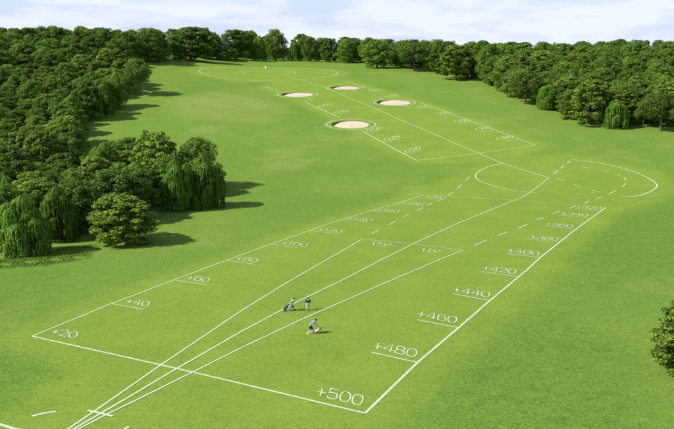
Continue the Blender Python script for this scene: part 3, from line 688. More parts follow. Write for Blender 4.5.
(159.0,485.4,16.8,15.6,'mid','trees of the right wood','farthest mid green broadleaf straight behind the big speckled edge tree, right wood'),
(-101.3,345.7,11.5,11.1,'mid','trees of the left wood','nearest mid green broadleaf left of the two-trunked lone tree, left wood'),
(168.7,394.1,16.5,18.3,'broad','trees of the right wood','farthest dark green broadleaf straight behind the last bare-trunked edge tree, right wood'),
(172.2,431.9,20.8,18.3,'broad','trees of the right wood','farthest dark green broadleaf well behind and right of the big speckled edge tree, right wood'),
(164.6,454.4,15.5,15.5,'broad','trees of the right wood','farthest dark green broadleaf behind and right of the big speckled edge tree, right wood'),
(-127.1,390.5,13.7,12.4,'mid','trees of the left wood','mid green broadleaf well left of the two-trunked lone tree, left wood'),
(129.4,423.8,15.0,15.9,'broad','trees of the right wood','third nearest dark green broadleaf behind and right of the second edge willow, right wood'),
(-191.5,445.0,16.8,14.8,'mid','trees of the left wood',"mid green broadleaf well behind and left of the bay's small willow, left wood"),
(-106.3,290.0,12.3,12.7,'mid','trees of the left wood',"mid green broadleaf behind and left of the bay's small willow, left wood"),
(-169.6,377.3,14.1,13.4,'broad','trees of the left wood',"farthest dark green broadleaf by the left frame edge, above the bay's small willow, left wood"),
(-74.2,202.3,12.9,12.8,'broad','trees of the left wood','dark green broadleaf behind and left of the yellow-green willow, left wood'),
(-66.1,157.5,10.2,9.9,'olive','trees of the left wood','farthest speckled yellow-green tree straight behind the big lower left willow, left wood'),
(102.3,371.1,14.7,16.6,'broad','trees of the right wood','farthest dark green broadleaf behind and right of the tree with thin pale trunk, right wood'),
(103.3,409.7,16.2,15.3,'broad','trees of the right wood','third nearest dark green broadleaf behind and right of the rounded bend tree, right wood'),
(-97.0,263.4,12.6,14.7,'broad','trees of the left wood',"dark green broadleaf below and left of the bay's small willow, left wood"),
(-131.6,341.8,11.6,12.3,'olive','trees of the left wood',"farthest speckled yellow-green tree behind and left of the bay's small willow, left wood"),
(36.6,509.8,13.9,11.1,'willow','trees of the far treeline','drooping pale green willow right of the farthest bunker, far treeline'),
(121.6,283.8,12.6,12.6,'olive','trees of the right wood','nearest speckled yellow-green tree behind and left of the last bare-trunked edge tree, right wood'),
(97.7,318.3,13.5,15.1,'olive','trees of the right wood','speckled yellow-green tree right of the second edge willow, right wood'),
(-90.4,248.7,12.8,12.2,'olive','trees of the left wood',"nearest speckled yellow-green tree in front of the bay's small willow, left wood"),
(90.6,323.9,11.6,12.8,'mid','trees of the right wood','nearest mid green broadleaf straight behind the second edge willow, right wood'),
(111.0,577.0,16.1,16.7,'broad','trees of the right wood','dark green broadleaf right of the wide olive bend tree, right wood'),
(137.8,317.7,13.0,12.4,'mid','trees of the right wood','nearest mid green broadleaf straight behind the last bare-trunked edge tree, right wood'),
(-140.6,312.1,12.4,12.7,'broad','trees of the left wood',"third nearest dark green broadleaf by the left frame edge, level with the bay's small willow"),
(-159.7,492.7,17.2,16.5,'olive','trees of the left wood','speckled yellow-green tree well left of the treeline tree above the two-trunked one, left wood'),
(93.5,304.8,13.7,13.5,'broad','trees of the right wood','dark green broadleaf right of the second edge willow, right wood'),
(122.1,345.4,13.7,15.5,'olive','trees of the right wood','speckled yellow-green tree behind and right of the big speckled edge tree, right wood'),
(100.7,386.2,14.3,12.5,'willow','trees of the right wood','drooping pale green willow behind and right of the tree with thin pale trunk, right wood'),
(268.7,634.8,16.1,15.1,'mid','trees of the right wood','farthest mid green broadleaf deep behind the last bare-trunked edge tree, right wood'),
(145.7,338.7,12.3,12.1,'willow','trees of the right wood','drooping pale green willow straight behind the last bare-trunked edge tree, right wood'),
(-12.7,609.2,16.0,19.3,'broad','trees of the far treeline','dark green broadleaf well left of the farthest bunker, far treeline'),
(-143.6,349.1,11.3,12.5,'broad','trees of the left wood',"second nearest dark green broadleaf by the left frame edge, above the bay's small willow"),
(-124.3,446.6,18.2,17.7,'broad','trees of the left wood','nearest dark green broadleaf left of the treeline tree above the two-trunked one, left wood'),
(-118.7,316.4,12.9,14.3,'broad','trees of the left wood',"nearest dark green broadleaf behind and left of the bay's small willow, left wood"),
(-166.6,533.9,17.7,15.6,'broad','trees of the left wood','nearest dark green broadleaf well left of the treeline tree above the two-trunked one, left wood'),
(150.2,351.3,15.1,16.0,'mid','trees of the right wood','second nearest mid green broadleaf straight behind the last bare-trunked edge tree, right wood'),
(-130.9,298.9,12.0,12.9,'mid','trees of the left wood',"mid green broadleaf by the left frame edge, level with the bay's small willow, left wood"),
(-102.0,356.3,14.4,13.3,'olive','trees of the left wood','nearest speckled yellow-green tree left of the two-trunked lone tree, left wood'),
(126.9,356.7,17.8,18.7,'mid','trees of the right wood','mid green broadleaf behind and right of the big speckled edge tree, right wood'),
(-199.0,493.4,17.8,17.0,'olive','trees of the left wood',"speckled yellow-green tree well behind and left of the bay's small willow, left wood"),
(-129.8,377.6,17.5,18.2,'broad','trees of the left wood',"nearest dark green broadleaf well behind and left of the bay's narrow willow, left wood"),
(-107.9,262.3,12.6,14.4,'broad','trees of the left wood',"farthest dark green broadleaf left of the bay's small willow, left wood"),
(-117.7,331.0,11.7,12.1,'broad','trees of the left wood',"dark green broadleaf straight behind the bay's small willow, left wood"),
(-76.1,176.1,10.6,9.9,'broad','trees of the left wood','dark green broadleaf below and left of the large olive tree, left wood'),
(-132.0,409.9,17.8,16.2,'broad','trees of the left wood','dark green broadleaf well behind and left of the two-trunked lone tree, left wood'),
(-44.0,160.6,10.9,9.8,'broad','trees of the left wood','nearest dark green broadleaf right of the wide dark layered tree, left wood'),
(183.9,511.1,16.3,16.5,'broad','trees of the right wood','farthest dark green broadleaf deep behind the big speckled edge tree, right wood'),
(114.3,349.5,12.6,12.2,'mid','trees of the right wood','second nearest mid green broadleaf straight behind the big speckled edge tree, right wood'),
(108.4,285.7,13.3,15.9,'olive','trees of the right wood','speckled yellow-green tree straight behind the drooping field-side willow, right wood'),
(-166.4,453.3,19.1,16.8,'broad','trees of the left wood',"farthest dark green broadleaf well behind and left of the bay's narrow willow, left wood"),
(166.7,378.5,15.7,16.0,'broad','trees of the right wood','nearest dark green broadleaf straight behind the last bare-trunked edge tree, right wood'),
(44.4,488.1,18.3,16.1,'mid','trees of the right wood','mid green broadleaf left of the spreading tree with shade beneath, right wood'),
(-125.3,332.1,11.2,10.6,'broad','trees of the left wood',"farthest dark green broadleaf behind and left of the bay's small willow, left wood"),
(83.5,341.2,13.6,14.6,'mid','trees of the right wood','mid green broadleaf behind and left of the tree with thin pale trunk, right wood'),
(140.1,431.2,18.3,16.1,'olive','trees of the right wood','second nearest speckled yellow-green tree straight behind the big speckled edge tree, right wood'),
(6.0,578.5,18.8,16.5,'broad','trees of the far treeline','farthest dark green broadleaf left of the farthest bunker, far treeline'),
(-34.1,183.4,10.1,10.2,'broad','trees of the left wood',"dark green broadleaf behind and left of the grove's right willow, left wood"),
(13.6,604.1,18.0,18.0,'olive','trees of the far treeline','speckled yellow-green tree left of the farthest bunker, far treeline'),
(-126.2,274.9,14.0,15.7,'broad','trees of the left wood',"fourth nearest dark green broadleaf by the left frame edge, level with the bay's small willow"),
(95.1,432.1,18.2,17.5,'mid','trees of the right wood','mid green broadleaf straight behind the rounded bend tree, right wood'),
(-93.1,533.3,22.4,20.1,'broad','trees of the left wood','dark green broadleaf right of the broad treeline tree above the bay, left wood'),
(-55.6,185.6,8.7,7.6,'olive','trees of the left wood','speckled yellow-green tree straight behind the wide dark layered tree, left wood'),
(-124.3,427.9,15.4,16.7,'mid','trees of the left wood','farthest mid green broadleaf left of the treeline tree above the two-trunked one, left wood'),
(147.2,455.5,17.8,15.7,'broad','trees of the right wood','farthest dark green broadleaf straight behind the big speckled edge tree, right wood'),
(-113.5,375.0,16.2,14.3,'mid','trees of the left wood','farthest mid green broadleaf left of the two-trunked lone tree, left wood'),
(-167.4,440.3,17.0,18.8,'broad','trees of the left wood',"dark green broadleaf deep behind the bay's small willow, left wood"),
(86.3,353.5,14.3,15.2,'broad','trees of the right wood','dark green broadleaf behind and left of the tree with thin pale trunk, right wood'),
(44.4,505.4,17.6,18.7,'broad','trees of the right wood','dark green broadleaf left of the spreading tree with shade beneath, right wood'),
(217.8,593.5,15.9,15.3,'broad','trees of the right wood','second nearest dark green broadleaf well behind and right of the big speckled edge tree'),
(-55.1,173.9,8.6,9.7,'broad','trees of the left wood','dark green broadleaf behind and left of the wide dark layered tree, left wood'),
(-70.5,187.8,10.7,11.7,'broad','trees of the left wood','dark green broadleaf left of the yellow-green willow, left wood'),
(-140.1,300.1,12.4,13.6,'broad','trees of the left wood',"farthest dark green broadleaf by the left frame edge, level with the bay's small willow"),
(178.4,460.8,17.6,16.6,'mid','trees of the right wood','mid green broadleaf well behind and right of the big speckled edge tree, right wood'),
(-71.0,618.4,22.4,19.7,'olive','trees of the far treeline','speckled yellow-green tree behind and left of the narrow willow behind the circle, far treeline'),
(124.9,395.8,16.2,17.5,'olive','trees of the right wood','speckled yellow-green tree behind and left of the big speckled edge tree, right wood'),
(109.5,459.4,17.7,15.6,'broad','trees of the right wood','second nearest dark green broadleaf behind and right of the rounded bend tree, right wood'),
(-196.1,481.8,17.9,17.4,'broad','trees of the left wood',"nearest dark green broadleaf well behind and left of the bay's small willow, left wood"),
(130.7,278.4,12.9,12.7,'broad','trees of the right wood','dark green broadleaf right of the last bare-trunked edge tree, right wood'),
(154.3,363.0,15.4,14.5,'mid','trees of the right wood','third nearest mid green broadleaf straight behind the last bare-trunked edge tree, right wood'),
(-107.7,229.7,11.8,12.4,'mid','trees of the left wood','mid green broadleaf well left of the large olive tree, left wood'),
(-151.1,396.5,16.6,17.8,'mid','trees of the left wood',"fourth nearest mid green broadleaf deep in the left wood, above the bay's small willow"),
(-59.7,210.2,11.1,11.8,'broad','trees of the left wood','dark green broadleaf right of the pale upright willow, left wood'),
(119.4,319.9,11.6,11.2,'mid','trees of the right wood','mid green broadleaf straight behind the drooping field-side willow, right wood'),
(-150.2,344.5,11.5,12.2,'olive','trees of the left wood',"third nearest speckled yellow-green tree by the left frame edge, above the bay's small willow"),
(123.4,298.3,11.2,12.1,'broad','trees of the right wood','second nearest dark green broadleaf behind and left of the last bare-trunked edge tree, right wood'),
(119.6,416.9,15.2,16.7,'mid','trees of the right wood','mid green broadleaf behind and right of the tree with thin pale trunk, right wood'),
(103.3,332.5,12.3,11.9,'willow','trees of the right wood','drooping pale green willow behind and left of the big speckled edge tree, right wood'),
(62.1,443.1,18.6,18.4,'broad','trees of the right wood','dark green broadleaf left of the wide olive bend tree, right wood'),
(-106.5,307.6,11.7,13.5,'broad','trees of the left wood',"dark green broadleaf behind and right of the bay's small willow, left wood"),
(-87.9,211.6,14.3,13.6,'olive','trees of the left wood','nearest speckled yellow-green tree behind and left of the large olive tree, left wood'),
(142.8,418.3,17.2,16.1,'olive','trees of the right wood','nearest speckled yellow-green tree straight behind the big speckled edge tree, right wood'),
(87.5,391.2,15.8,14.1,'mid','trees of the right wood','mid green broadleaf behind and left of the rounded bend tree, right wood'),
(-57.9,137.6,8.7,7.7,'broad','trees of the left wood','dark green broadleaf behind and right of the big lower left willow, left wood'),
(130.3,326.7,12.6,11.9,'olive','trees of the right wood','speckled yellow-green tree behind and right of the drooping field-side willow, right wood'),
(-111.4,254.0,11.5,12.4,'broad','trees of the left wood','dark green broadleaf behind and left of the large olive tree, left wood'),
(119.9,482.5,17.4,15.3,'broad','trees of the right wood','fourth nearest dark green broadleaf behind and right of the rounded bend tree, right wood'),
(20.4,547.9,14.5,12.8,'mid','trees of the far treeline','farthest mid green broadleaf left of the farthest bunker, far treeline'),
(-110.7,348.6,14.4,14.1,'broad','trees of the left wood',"dark green broadleaf straight behind the bay's narrow willow, left wood"),
(70.5,476.8,18.3,16.1,'broad','trees of the right wood','dark green broadleaf behind and left of the wide olive bend tree, right wood'),
(-54.9,150.6,9.9,8.9,'broad','trees of the left wood','farthest dark green broadleaf left of the wide dark layered tree, left wood'),
(-150.0,362.4,13.7,12.2,'broad','trees of the left wood',"third nearest dark green broadleaf by the left frame edge, above the bay's small willow"),
(48.2,481.1,19.0,16.7,'broad','trees of the right wood','dark green broadleaf behind and left of the spreading tree with shade beneath, right wood'),
(-125.8,321.0,12.8,12.0,'olive','trees of the left wood',"second nearest speckled yellow-green tree behind and left of the bay's small willow, left wood"),
(-74.7,182.2,8.9,8.3,'mid','trees of the left wood','mid green broadleaf in front of the large olive tree, left wood'),
(-107.7,281.6,11.9,14.3,'olive','trees of the left wood',"nearest speckled yellow-green tree left of the bay's small willow, left wood"),
(-59.5,638.9,19.2,16.9,'broad','trees of the far treeline','nearest dark green broadleaf right of the narrow willow behind the circle, far treeline'),
(-80.5,219.3,12.8,13.2,'broad','trees of the left wood','dark green broadleaf behind and right of the large olive tree, left wood'),
(174.1,541.0,16.1,15.3,'olive','trees of the right wood','speckled yellow-green tree deep behind the big speckled edge tree, right wood'),
(-45.1,169.5,9.4,8.9,'broad','trees of the left wood','farthest dark green broadleaf right of the wide dark layered tree, left wood'),
(-127.2,349.9,12.2,11.4,'mid','trees of the left wood',"farthest mid green broadleaf straight behind the bay's small willow, left wood"),
(-103.9,338.7,12.6,12.6,'olive','trees of the left wood',"speckled yellow-green tree straight behind the bay's narrow willow, left wood"),
(-108.4,332.0,12.2,10.2,'willow','trees of the left wood',"nearest drooping pale green willow behind and left of the bay's narrow willow, left wood"),
(111.8,314.3,11.6,12.4,'olive','trees of the right wood','speckled yellow-green tree right of the big speckled edge tree, right wood'),
(-74.1,596.6,21.8,19.2,'mid','trees of the far treeline','mid green broadleaf left of the narrow willow behind the circle, far treeline'),
(38.3,562.5,17.1,15.9,'mid','trees of the far treeline','mid green broadleaf right of the farthest bunker, far treeline'),
(-103.5,270.9,12.5,12.4,'broad','trees of the left wood',"nearest dark green broadleaf left of the bay's small willow, left wood"),
(-65.4,141.6,9.8,8.6,'mid','trees of the left wood','nearest mid green broadleaf behind and left of the big lower left willow, left wood'),
(-113.1,475.8,18.1,15.9,'mid','trees of the left wood','mid green broadleaf right of the treeline tree above the two-trunked one, left wood'),
(151.9,333.6,11.3,12.8,'mid','trees of the right wood','nearest mid green broadleaf behind and right of the last bare-trunked edge tree, right wood'),
(179.2,485.8,14.7,11.7,'willow','trees of the right wood','farthest drooping pale green willow well behind and right of the big speckled edge tree'),
(-160.2,383.4,15.8,14.1,'mid','trees of the left wood',"nearest mid green broadleaf by the left frame edge, above the bay's small willow, left wood"),
(-98.6,219.5,13.6,13.0,'broad','trees of the left wood','dark green broadleaf left of the large olive tree, left wood'),
(-69.5,605.4,20.9,18.4,'olive','trees of the far treeline','speckled yellow-green tree left of the narrow willow behind the circle, far treeline'),
(80.8,384.6,15.5,14.7,'mid','trees of the right wood','mid green broadleaf left of the rounded bend tree, right wood'),
(198.9,446.3,14.3,13.6,'olive','trees of the right wood','nearest speckled yellow-green tree deep behind the last bare-trunked edge tree, right wood'),
(-143.2,404.2,14.6,13.3,'broad','trees of the left wood',"third nearest dark green broadleaf well behind and left of the bay's narrow willow, left wood"),
(158.2,374.4,14.7,13.5,'mid','trees of the right wood','farthest mid green broadleaf straight behind the last bare-trunked edge tree, right wood'),
(-93.4,204.9,10.3,9.0,'willow','trees of the left wood','farthest drooping pale green willow left of the large olive tree, left wood'),
(-153.4,337.2,11.8,12.0,'broad','trees of the left wood',"fifth nearest dark green broadleaf by the left frame edge, above the bay's small willow"),
(-60.0,181.5,10.9,10.7,'olive','trees of the left wood','speckled yellow-green tree below and left of the pale upright willow, left wood'),
]
# ---------------------------------------------------------------- trees
REF_H, REF_W = 12.0, 11.0
def quads(P, Nn, S, asp, up=None):
    """leaf quads at P with normals Nn, size S, pointed rhombus"""
    n = len(P)
    if up is None: up = NR.normal(size=(n, 3))
    u = np.cross(Nn, up); u /= np.linalg.norm(u, axis=1, keepdims=True) + 1e-9
    v = np.cross(u, Nn); v /= np.linalg.norm(v, axis=1, keepdims=True) + 1e-9
    a = (S * .5)[:, None]; b = a * asp
    droop = Nn * (a * .22)
    V = np.stack([P - v * a - droop, P + u * b, P + v * a - droop, P - u * b], 1).reshape(-1, 3)
    F = np.arange(4 * n).reshape(n, 4)
    return V, F
def np_mesh(name, V, F, mat):
    me = bpy.data.meshes.new(name)
    me.vertices.add(len(V)); me.vertices.foreach_set('co', V.astype(np.float32).ravel())
    me.loops.add(F.size); me.loops.foreach_set('vertex_index', F.astype(np.int32).ravel())
    me.polygons.add(len(F)); me.polygons.foreach_set('loop_start', np.arange(0, F.size, 4, dtype=np.int32))
    me.update(calc_edges=True); me.materials.append(mat); return me
def lobes_round(n, rx, z0, z1, r0, r1, flat=1.0, inner=.25):
    """lobe centres spread over an uneven dome: (centre, radius)"""
    out = []; ph = R.uniform(0, 6)
    for i in range(n):
        t = (i + .5) / n; a = i * 2.39996 + R.uniform(-.35, .35) + ph
        zc = t ** .85
        prof = math.sin(math.pi * (0.20 + .76 * zc)) ** .55
        wob = 1 + .16 * math.sin(2 * a + ph) + .10 * math.sin(3 * a - ph)
        q = prof * wob * (R.uniform(.72, 1.02) if R.random() > inner else R.uniform(.25, .6))
        r = R.uniform(r0, r1) * (1 - .2 * zc)
        c = Vector((math.cos(a) * (rx - r * .7) * q, math.sin(a) * (rx - r * .7) * q, z0 + (z1 - z0 - r) * zc + R.uniform(-.4, .4)))
        out.append((c, r))
    out.append((Vector((R.uniform(-.6, .6), R.uniform(-.6, .6), z1 - r1 * .9)), r1))
    return out
def leaf_lobes(lobes, per, size, asp, flat, upw, shell=.55):
    Vs, Fs, off = [], [], 0
    ctr = np.array([0, 0, 5.0])
    for c, r in lobes:
        n = int(per * (r / 1.6) ** 2)
        d = NR.normal(size=(n, 3)); d[:, 2] = d[:, 2] * .8 + .25
        d /= np.linalg.norm(d, axis=1, keepdims=True)
        bump = 1 + .16 * np.sin(d[:, 0:1] * 5 + c.x * 3) * np.sin(d[:, 1:2] * 5 + c.y * 3)
        P = np.array(c)[None] + d * (shell + (1 - shell) * NR.random((n, 1)) ** .6) * r * bump * np.array([1.08, 1.08, flat])
        Nn = d * .8 + NR.normal(size=(n, 3)) * .42; Nn[:, 2] += upw
        Nn /= np.linalg.norm(Nn, axis=1, keepdims=True)
        V, F = quads(P, Nn, size * (.65 + .7 * NR.random(n)), asp)
        Vs.append(V); Fs.append(F + off); off += len(V)
    return np.concatenate(Vs), np.concatenate(Fs)
def trunk_mesh(name, lobes, r=.32, fork=3.2, stems=1):
    bm = bmesh.new()
    for s in range(stems):
        ox = (s - (stems - 1) / 2) * 1.5
        add_tube(bm, [(ox, 0, -.5), (ox * 1.0, .05, .3), (ox * .9 + .08, 0, fork * .55), (ox * .7 - .05, .08, fork), (ox * .4, 0, fork * 1.9), (0, 0, 9)],
                 [r * 1.5, r * 1.1, r * .95, r * .85, r * .5, .05], 9)
    for c, q in R.sample(lobes, min(12, len(lobes))):
        b = Vector((0, 0, min(fork + R.uniform(-.4, 2.2), max(1.2, c.z * .75)))); m = b.lerp(c, .5) + Vector((0, 0, -.25))
        add_tube(bm, [b, m, c], [r * .45, r * .3, .04], 6)
    bmesh.ops.recalc_face_normals(bm, faces=bm.faces)
    me = bpy.data.meshes.new(name); bm.to_mesh(me); bm.free(); me.materials.append(M_BARK)
    me.polygons.foreach_set('use_smooth', [True] * len(me.polygons)); return me
def willow_mesh():
    Ps, Ns, Ups, Ss = [], [], [], []
    domes = [(Vector((R.uniform(-.5, .5), R.uniform(-.5, .5), 9.7)), R.uniform(2.3, 2.8))]
    for n, q0, q1, z0, z1, r0, r1 in ((6, 2.0, 2.9, 6.9, 8.9, 1.9, 2.5), (8, 3.0, 3.9, 4.4, 6.4, 1.6, 2.2), (8, 3.5, 4.4, 2.3, 3.7, 1.2, 1.7)):
        ph = R.uniform(0, 6)
        for i in range(n):
            a = ph + i * 6.283 / n + R.uniform(-.3, .3); q = R.uniform(q0, q1)
            domes.append((Vector((q * math.cos(a), q * math.sin(a), R.uniform(z0, z1))), R.uniform(r0, r1)))
    for c, r in domes:
        ns = int(34 * r)
        for s in range(ns):
            a = R.uniform(0, 2 * math.pi); f = math.sqrt(R.random()); reach = r * (.25 + .78 * f)
            drop = R.uniform(1.8, 3.9) * (.5 + .5 * f)
            zend = max(.15, c.z - drop)
            m = 13
            for k in range(m):
                t = (k + R.random()) / m
                rr = reach * min(1.0, (t * 2.1)) ** .6 + .12 * math.sin(t * 9 + s)
                zz = c.z + r * .62 * (1 - (rr / (r * 1.05)) ** 2) if t < .45 else None
                if zz is None:
                    zt = c.z + r * .62 * (1 - (reach / (r * 1.05)) ** 2); zz = zt + (zend - zt) * (t - .45) / .55
                da = a + .12 * math.sin(t * 5 + s * 1.7)
                p = (c.x + rr * math.cos(da), c.y + rr * math.sin(da), zz)
                Ps.append(p); o = Vector((math.cos(da), math.sin(da), .9 if t < .45 else .28)) + Vector((R.gauss(0, .35), R.gauss(0, .35), R.gauss(0, .25)))
                Ns.append(o.normalized()); Ups.append((.25 * math.cos(da), .25 * math.sin(da), -1 if t > .35 else -.4)); Ss.append(R.uniform(.5, .95))
    V, F = quads(np.array(Ps), np.array([tuple(v) for v in Ns]), np.array(Ss), .30, np.array(Ups))
    return V, F, domes
PROTO = {k: [] for k in ('broad', 'mid', 'olive', 'willow')}
for i in range(4):
    lb = lobes_round(92, 5.6, 1.0, 12.0, 1.0, 1.6)
    V, F = leaf_lobes(lb, 330, .42, .64, .66, .7, .45); PROTO['broad'].append((trunk_mesh('trunk', lb), np_mesh('crown', V, F, LEAF['broad'])))
for i in range(3):
    lb = lobes_round(88, 5.6, .9, 12.0, 1.0, 1.7)
    V, F = leaf_lobes(lb, 310, .38, .58, .85, .5, .45); PROTO['mid'].append((trunk_mesh('trunk', lb), np_mesh('crown', V, F, LEAF['mid'])))
for i in range(3):
    lb = lobes_round(120, 5.7, 1.2, 12.0, .85, 1.3)
    V, F = leaf_lobes(lb, 330, .44, .64, .6, .8, .35); PROTO['olive'].append((trunk_mesh('trunk', lb), np_mesh('crown', V, F, LEAF['olive'])))
for i in range(3):
    V, F, dm = willow_mesh(); PROTO['willow'].append((trunk_mesh('trunk', dm, .36), np_mesh('crown', V, F, LEAF['willow'])))
lb = lobes_round(44, 5.6, 4.2, 12.0, 1.3, 1.9)
V, F = leaf_lobes(lb, 260, .42, .62, .80, .5)
HIGH = (trunk_mesh('trunk', lb, .34, 4.2, 1), np_mesh('crown', V, F, LEAF['broad']))
TWIN = (trunk_mesh('trunk', lb, .30, 4.2, 2), HIGH[1])
NAME = {'broad': 'broadleaf_tree', 'mid': 'broadleaf_tree', 'olive': 'broadleaf_tree', 'willow': 'willow_tree'}
def plant_tree(x, y, h, w, k, rot, label, group, special=None):
    e = empty(NAME[k], (x, y, zg(x, y) - .05), rot); tag(e, label, 'tree', group)
    tr, cr = special or R.choice(PROTO[k])
    for nm, me in (('trunk', tr), ('crown', cr)):
        o = bpy.data.objects.new(nm, me); link(o, e)
    e.scale = (w / REF_W, w / REF_W, h / REF_H)
for t in TREES:
    sp = HIGH if 'bare trunk' in t[6] or 'visible trunk' in t[6] or 'thin pale trunk standing' in t[6] else None
    if 'two bare trunks' in t[6]: sp = TWIN
    plant_tree(t[0], t[1], t[2], t[3], t[4], .1 if sp is TWIN and sp else R.uniform(0, 6.28), t[6], t[5], sp)

# tall unmown grass along the foot of the lower left willows
def tall_grass(poly, n, hmin, hmax, name, label):
    ws = [at(*p) for p in poly]; xs = [p[0] for p in ws]; ys = [p[1] for p in ws]
    Ps, Ns, Up, S = [], [], [], []
    while len(Ps) < n * 7:
        x, y = R.uniform(min(xs), max(xs)), R.uniform(min(ys), max(ys))
        if not pip((x, y), ws): continue
        dd = -sdist((x, y), ws)
        if R.random() > dd / 3.0 + .08 or math.sin(x * .9) * math.sin(y * 1.1 + x * .4) < -.35: continue
        h = R.uniform(hmin, hmax) * min(1, .45 + dd / 4)
        for b in range(7):
            a = R.uniform(0, 6.28); l = R.uniform(.05, .35)
            Ps.append((x + l * math.cos(a), y + l * math.sin(a), zg(x, y) + h * .42)); Ns.append((math.cos(a), math.sin(a), 1.1)); Up.append((-.3 * math.cos(a), -.3 * math.sin(a), 1)); S.append(h * R.uniform(.8, 1.2))
    Nn = np.array(Ns); Nn /= np.linalg.norm(Nn, axis=1, keepdims=True)
    V, F = quads(np.array(Ps), Nn, np.array(S), .14, np.array(Up))
    o = link(bpy.data.objects.new(name, np_mesh(name, V, F, M_TUFT)))
    tag(o, label, 'grass', kind='stuff')
tall_grass([(-30, 274), (0, 270), (45, 267), (92, 259), (100, 244), (70, 246), (30, 254), (-30, 262)], 3200, .28, .62, 'tall_grass', 'uneven strip of longer unmown grass along the foot of the lower left willows')
# ---------------------------------------------------------------- people and golf bags
def skin_mesh(name, nodes, edges, mat, parent, levels=2, extra=None):
    """nodes: (x, y, z, radius); grows one continuous surface round the joints, then bakes it"""
    bm = bmesh.new(); ly = bm.verts.layers.skin.verify(); vs = []
    for i, n in enumerate(nodes):
        v = bm.verts.new(n[:3]); v[ly].radius = (n[3], n[3] if len(n) < 5 else n[4]); v[ly].use_root = (i == 0); vs.append(v)
    for a, b in edges: bm.edges.new((vs[a], vs[b]))
    me = bpy.data.meshes.new(name); bm.to_mesh(me); bm.free()
    o = bpy.data.objects.new(name, me); link(o)
    m = o.modifiers.new('grow', 'SKIN'); m.use_smooth_shade = True
    s = o.modifiers.new('smooth', 'SUBSURF'); s.levels = levels; s.render_levels = levels
    dg = bpy.context.evaluated_depsgraph_get()
    res = bpy.data.meshes.new_from_object(o.evaluated_get(dg))
    bpy.data.objects.remove(o)
    if extra:
        bm = bmesh.new(); bm.from_mesh(res); extra(bm); bm.to_mesh(res); bm.free()
    res.materials.clear(); res.materials.append(mat); res.name = name
    res.polygons.foreach_set('use_smooth', [True] * len(res.polygons))
    return link(bpy.data.objects.new(name, res), parent)
M_SKIN = plain('skin', (.50, .30, .21), .55, .06); M_HAIR = plain('dark_hair', (.025, .018, .014), .6)
M_EYE = plain('eye_dark', (.02, .02, .02), .3)
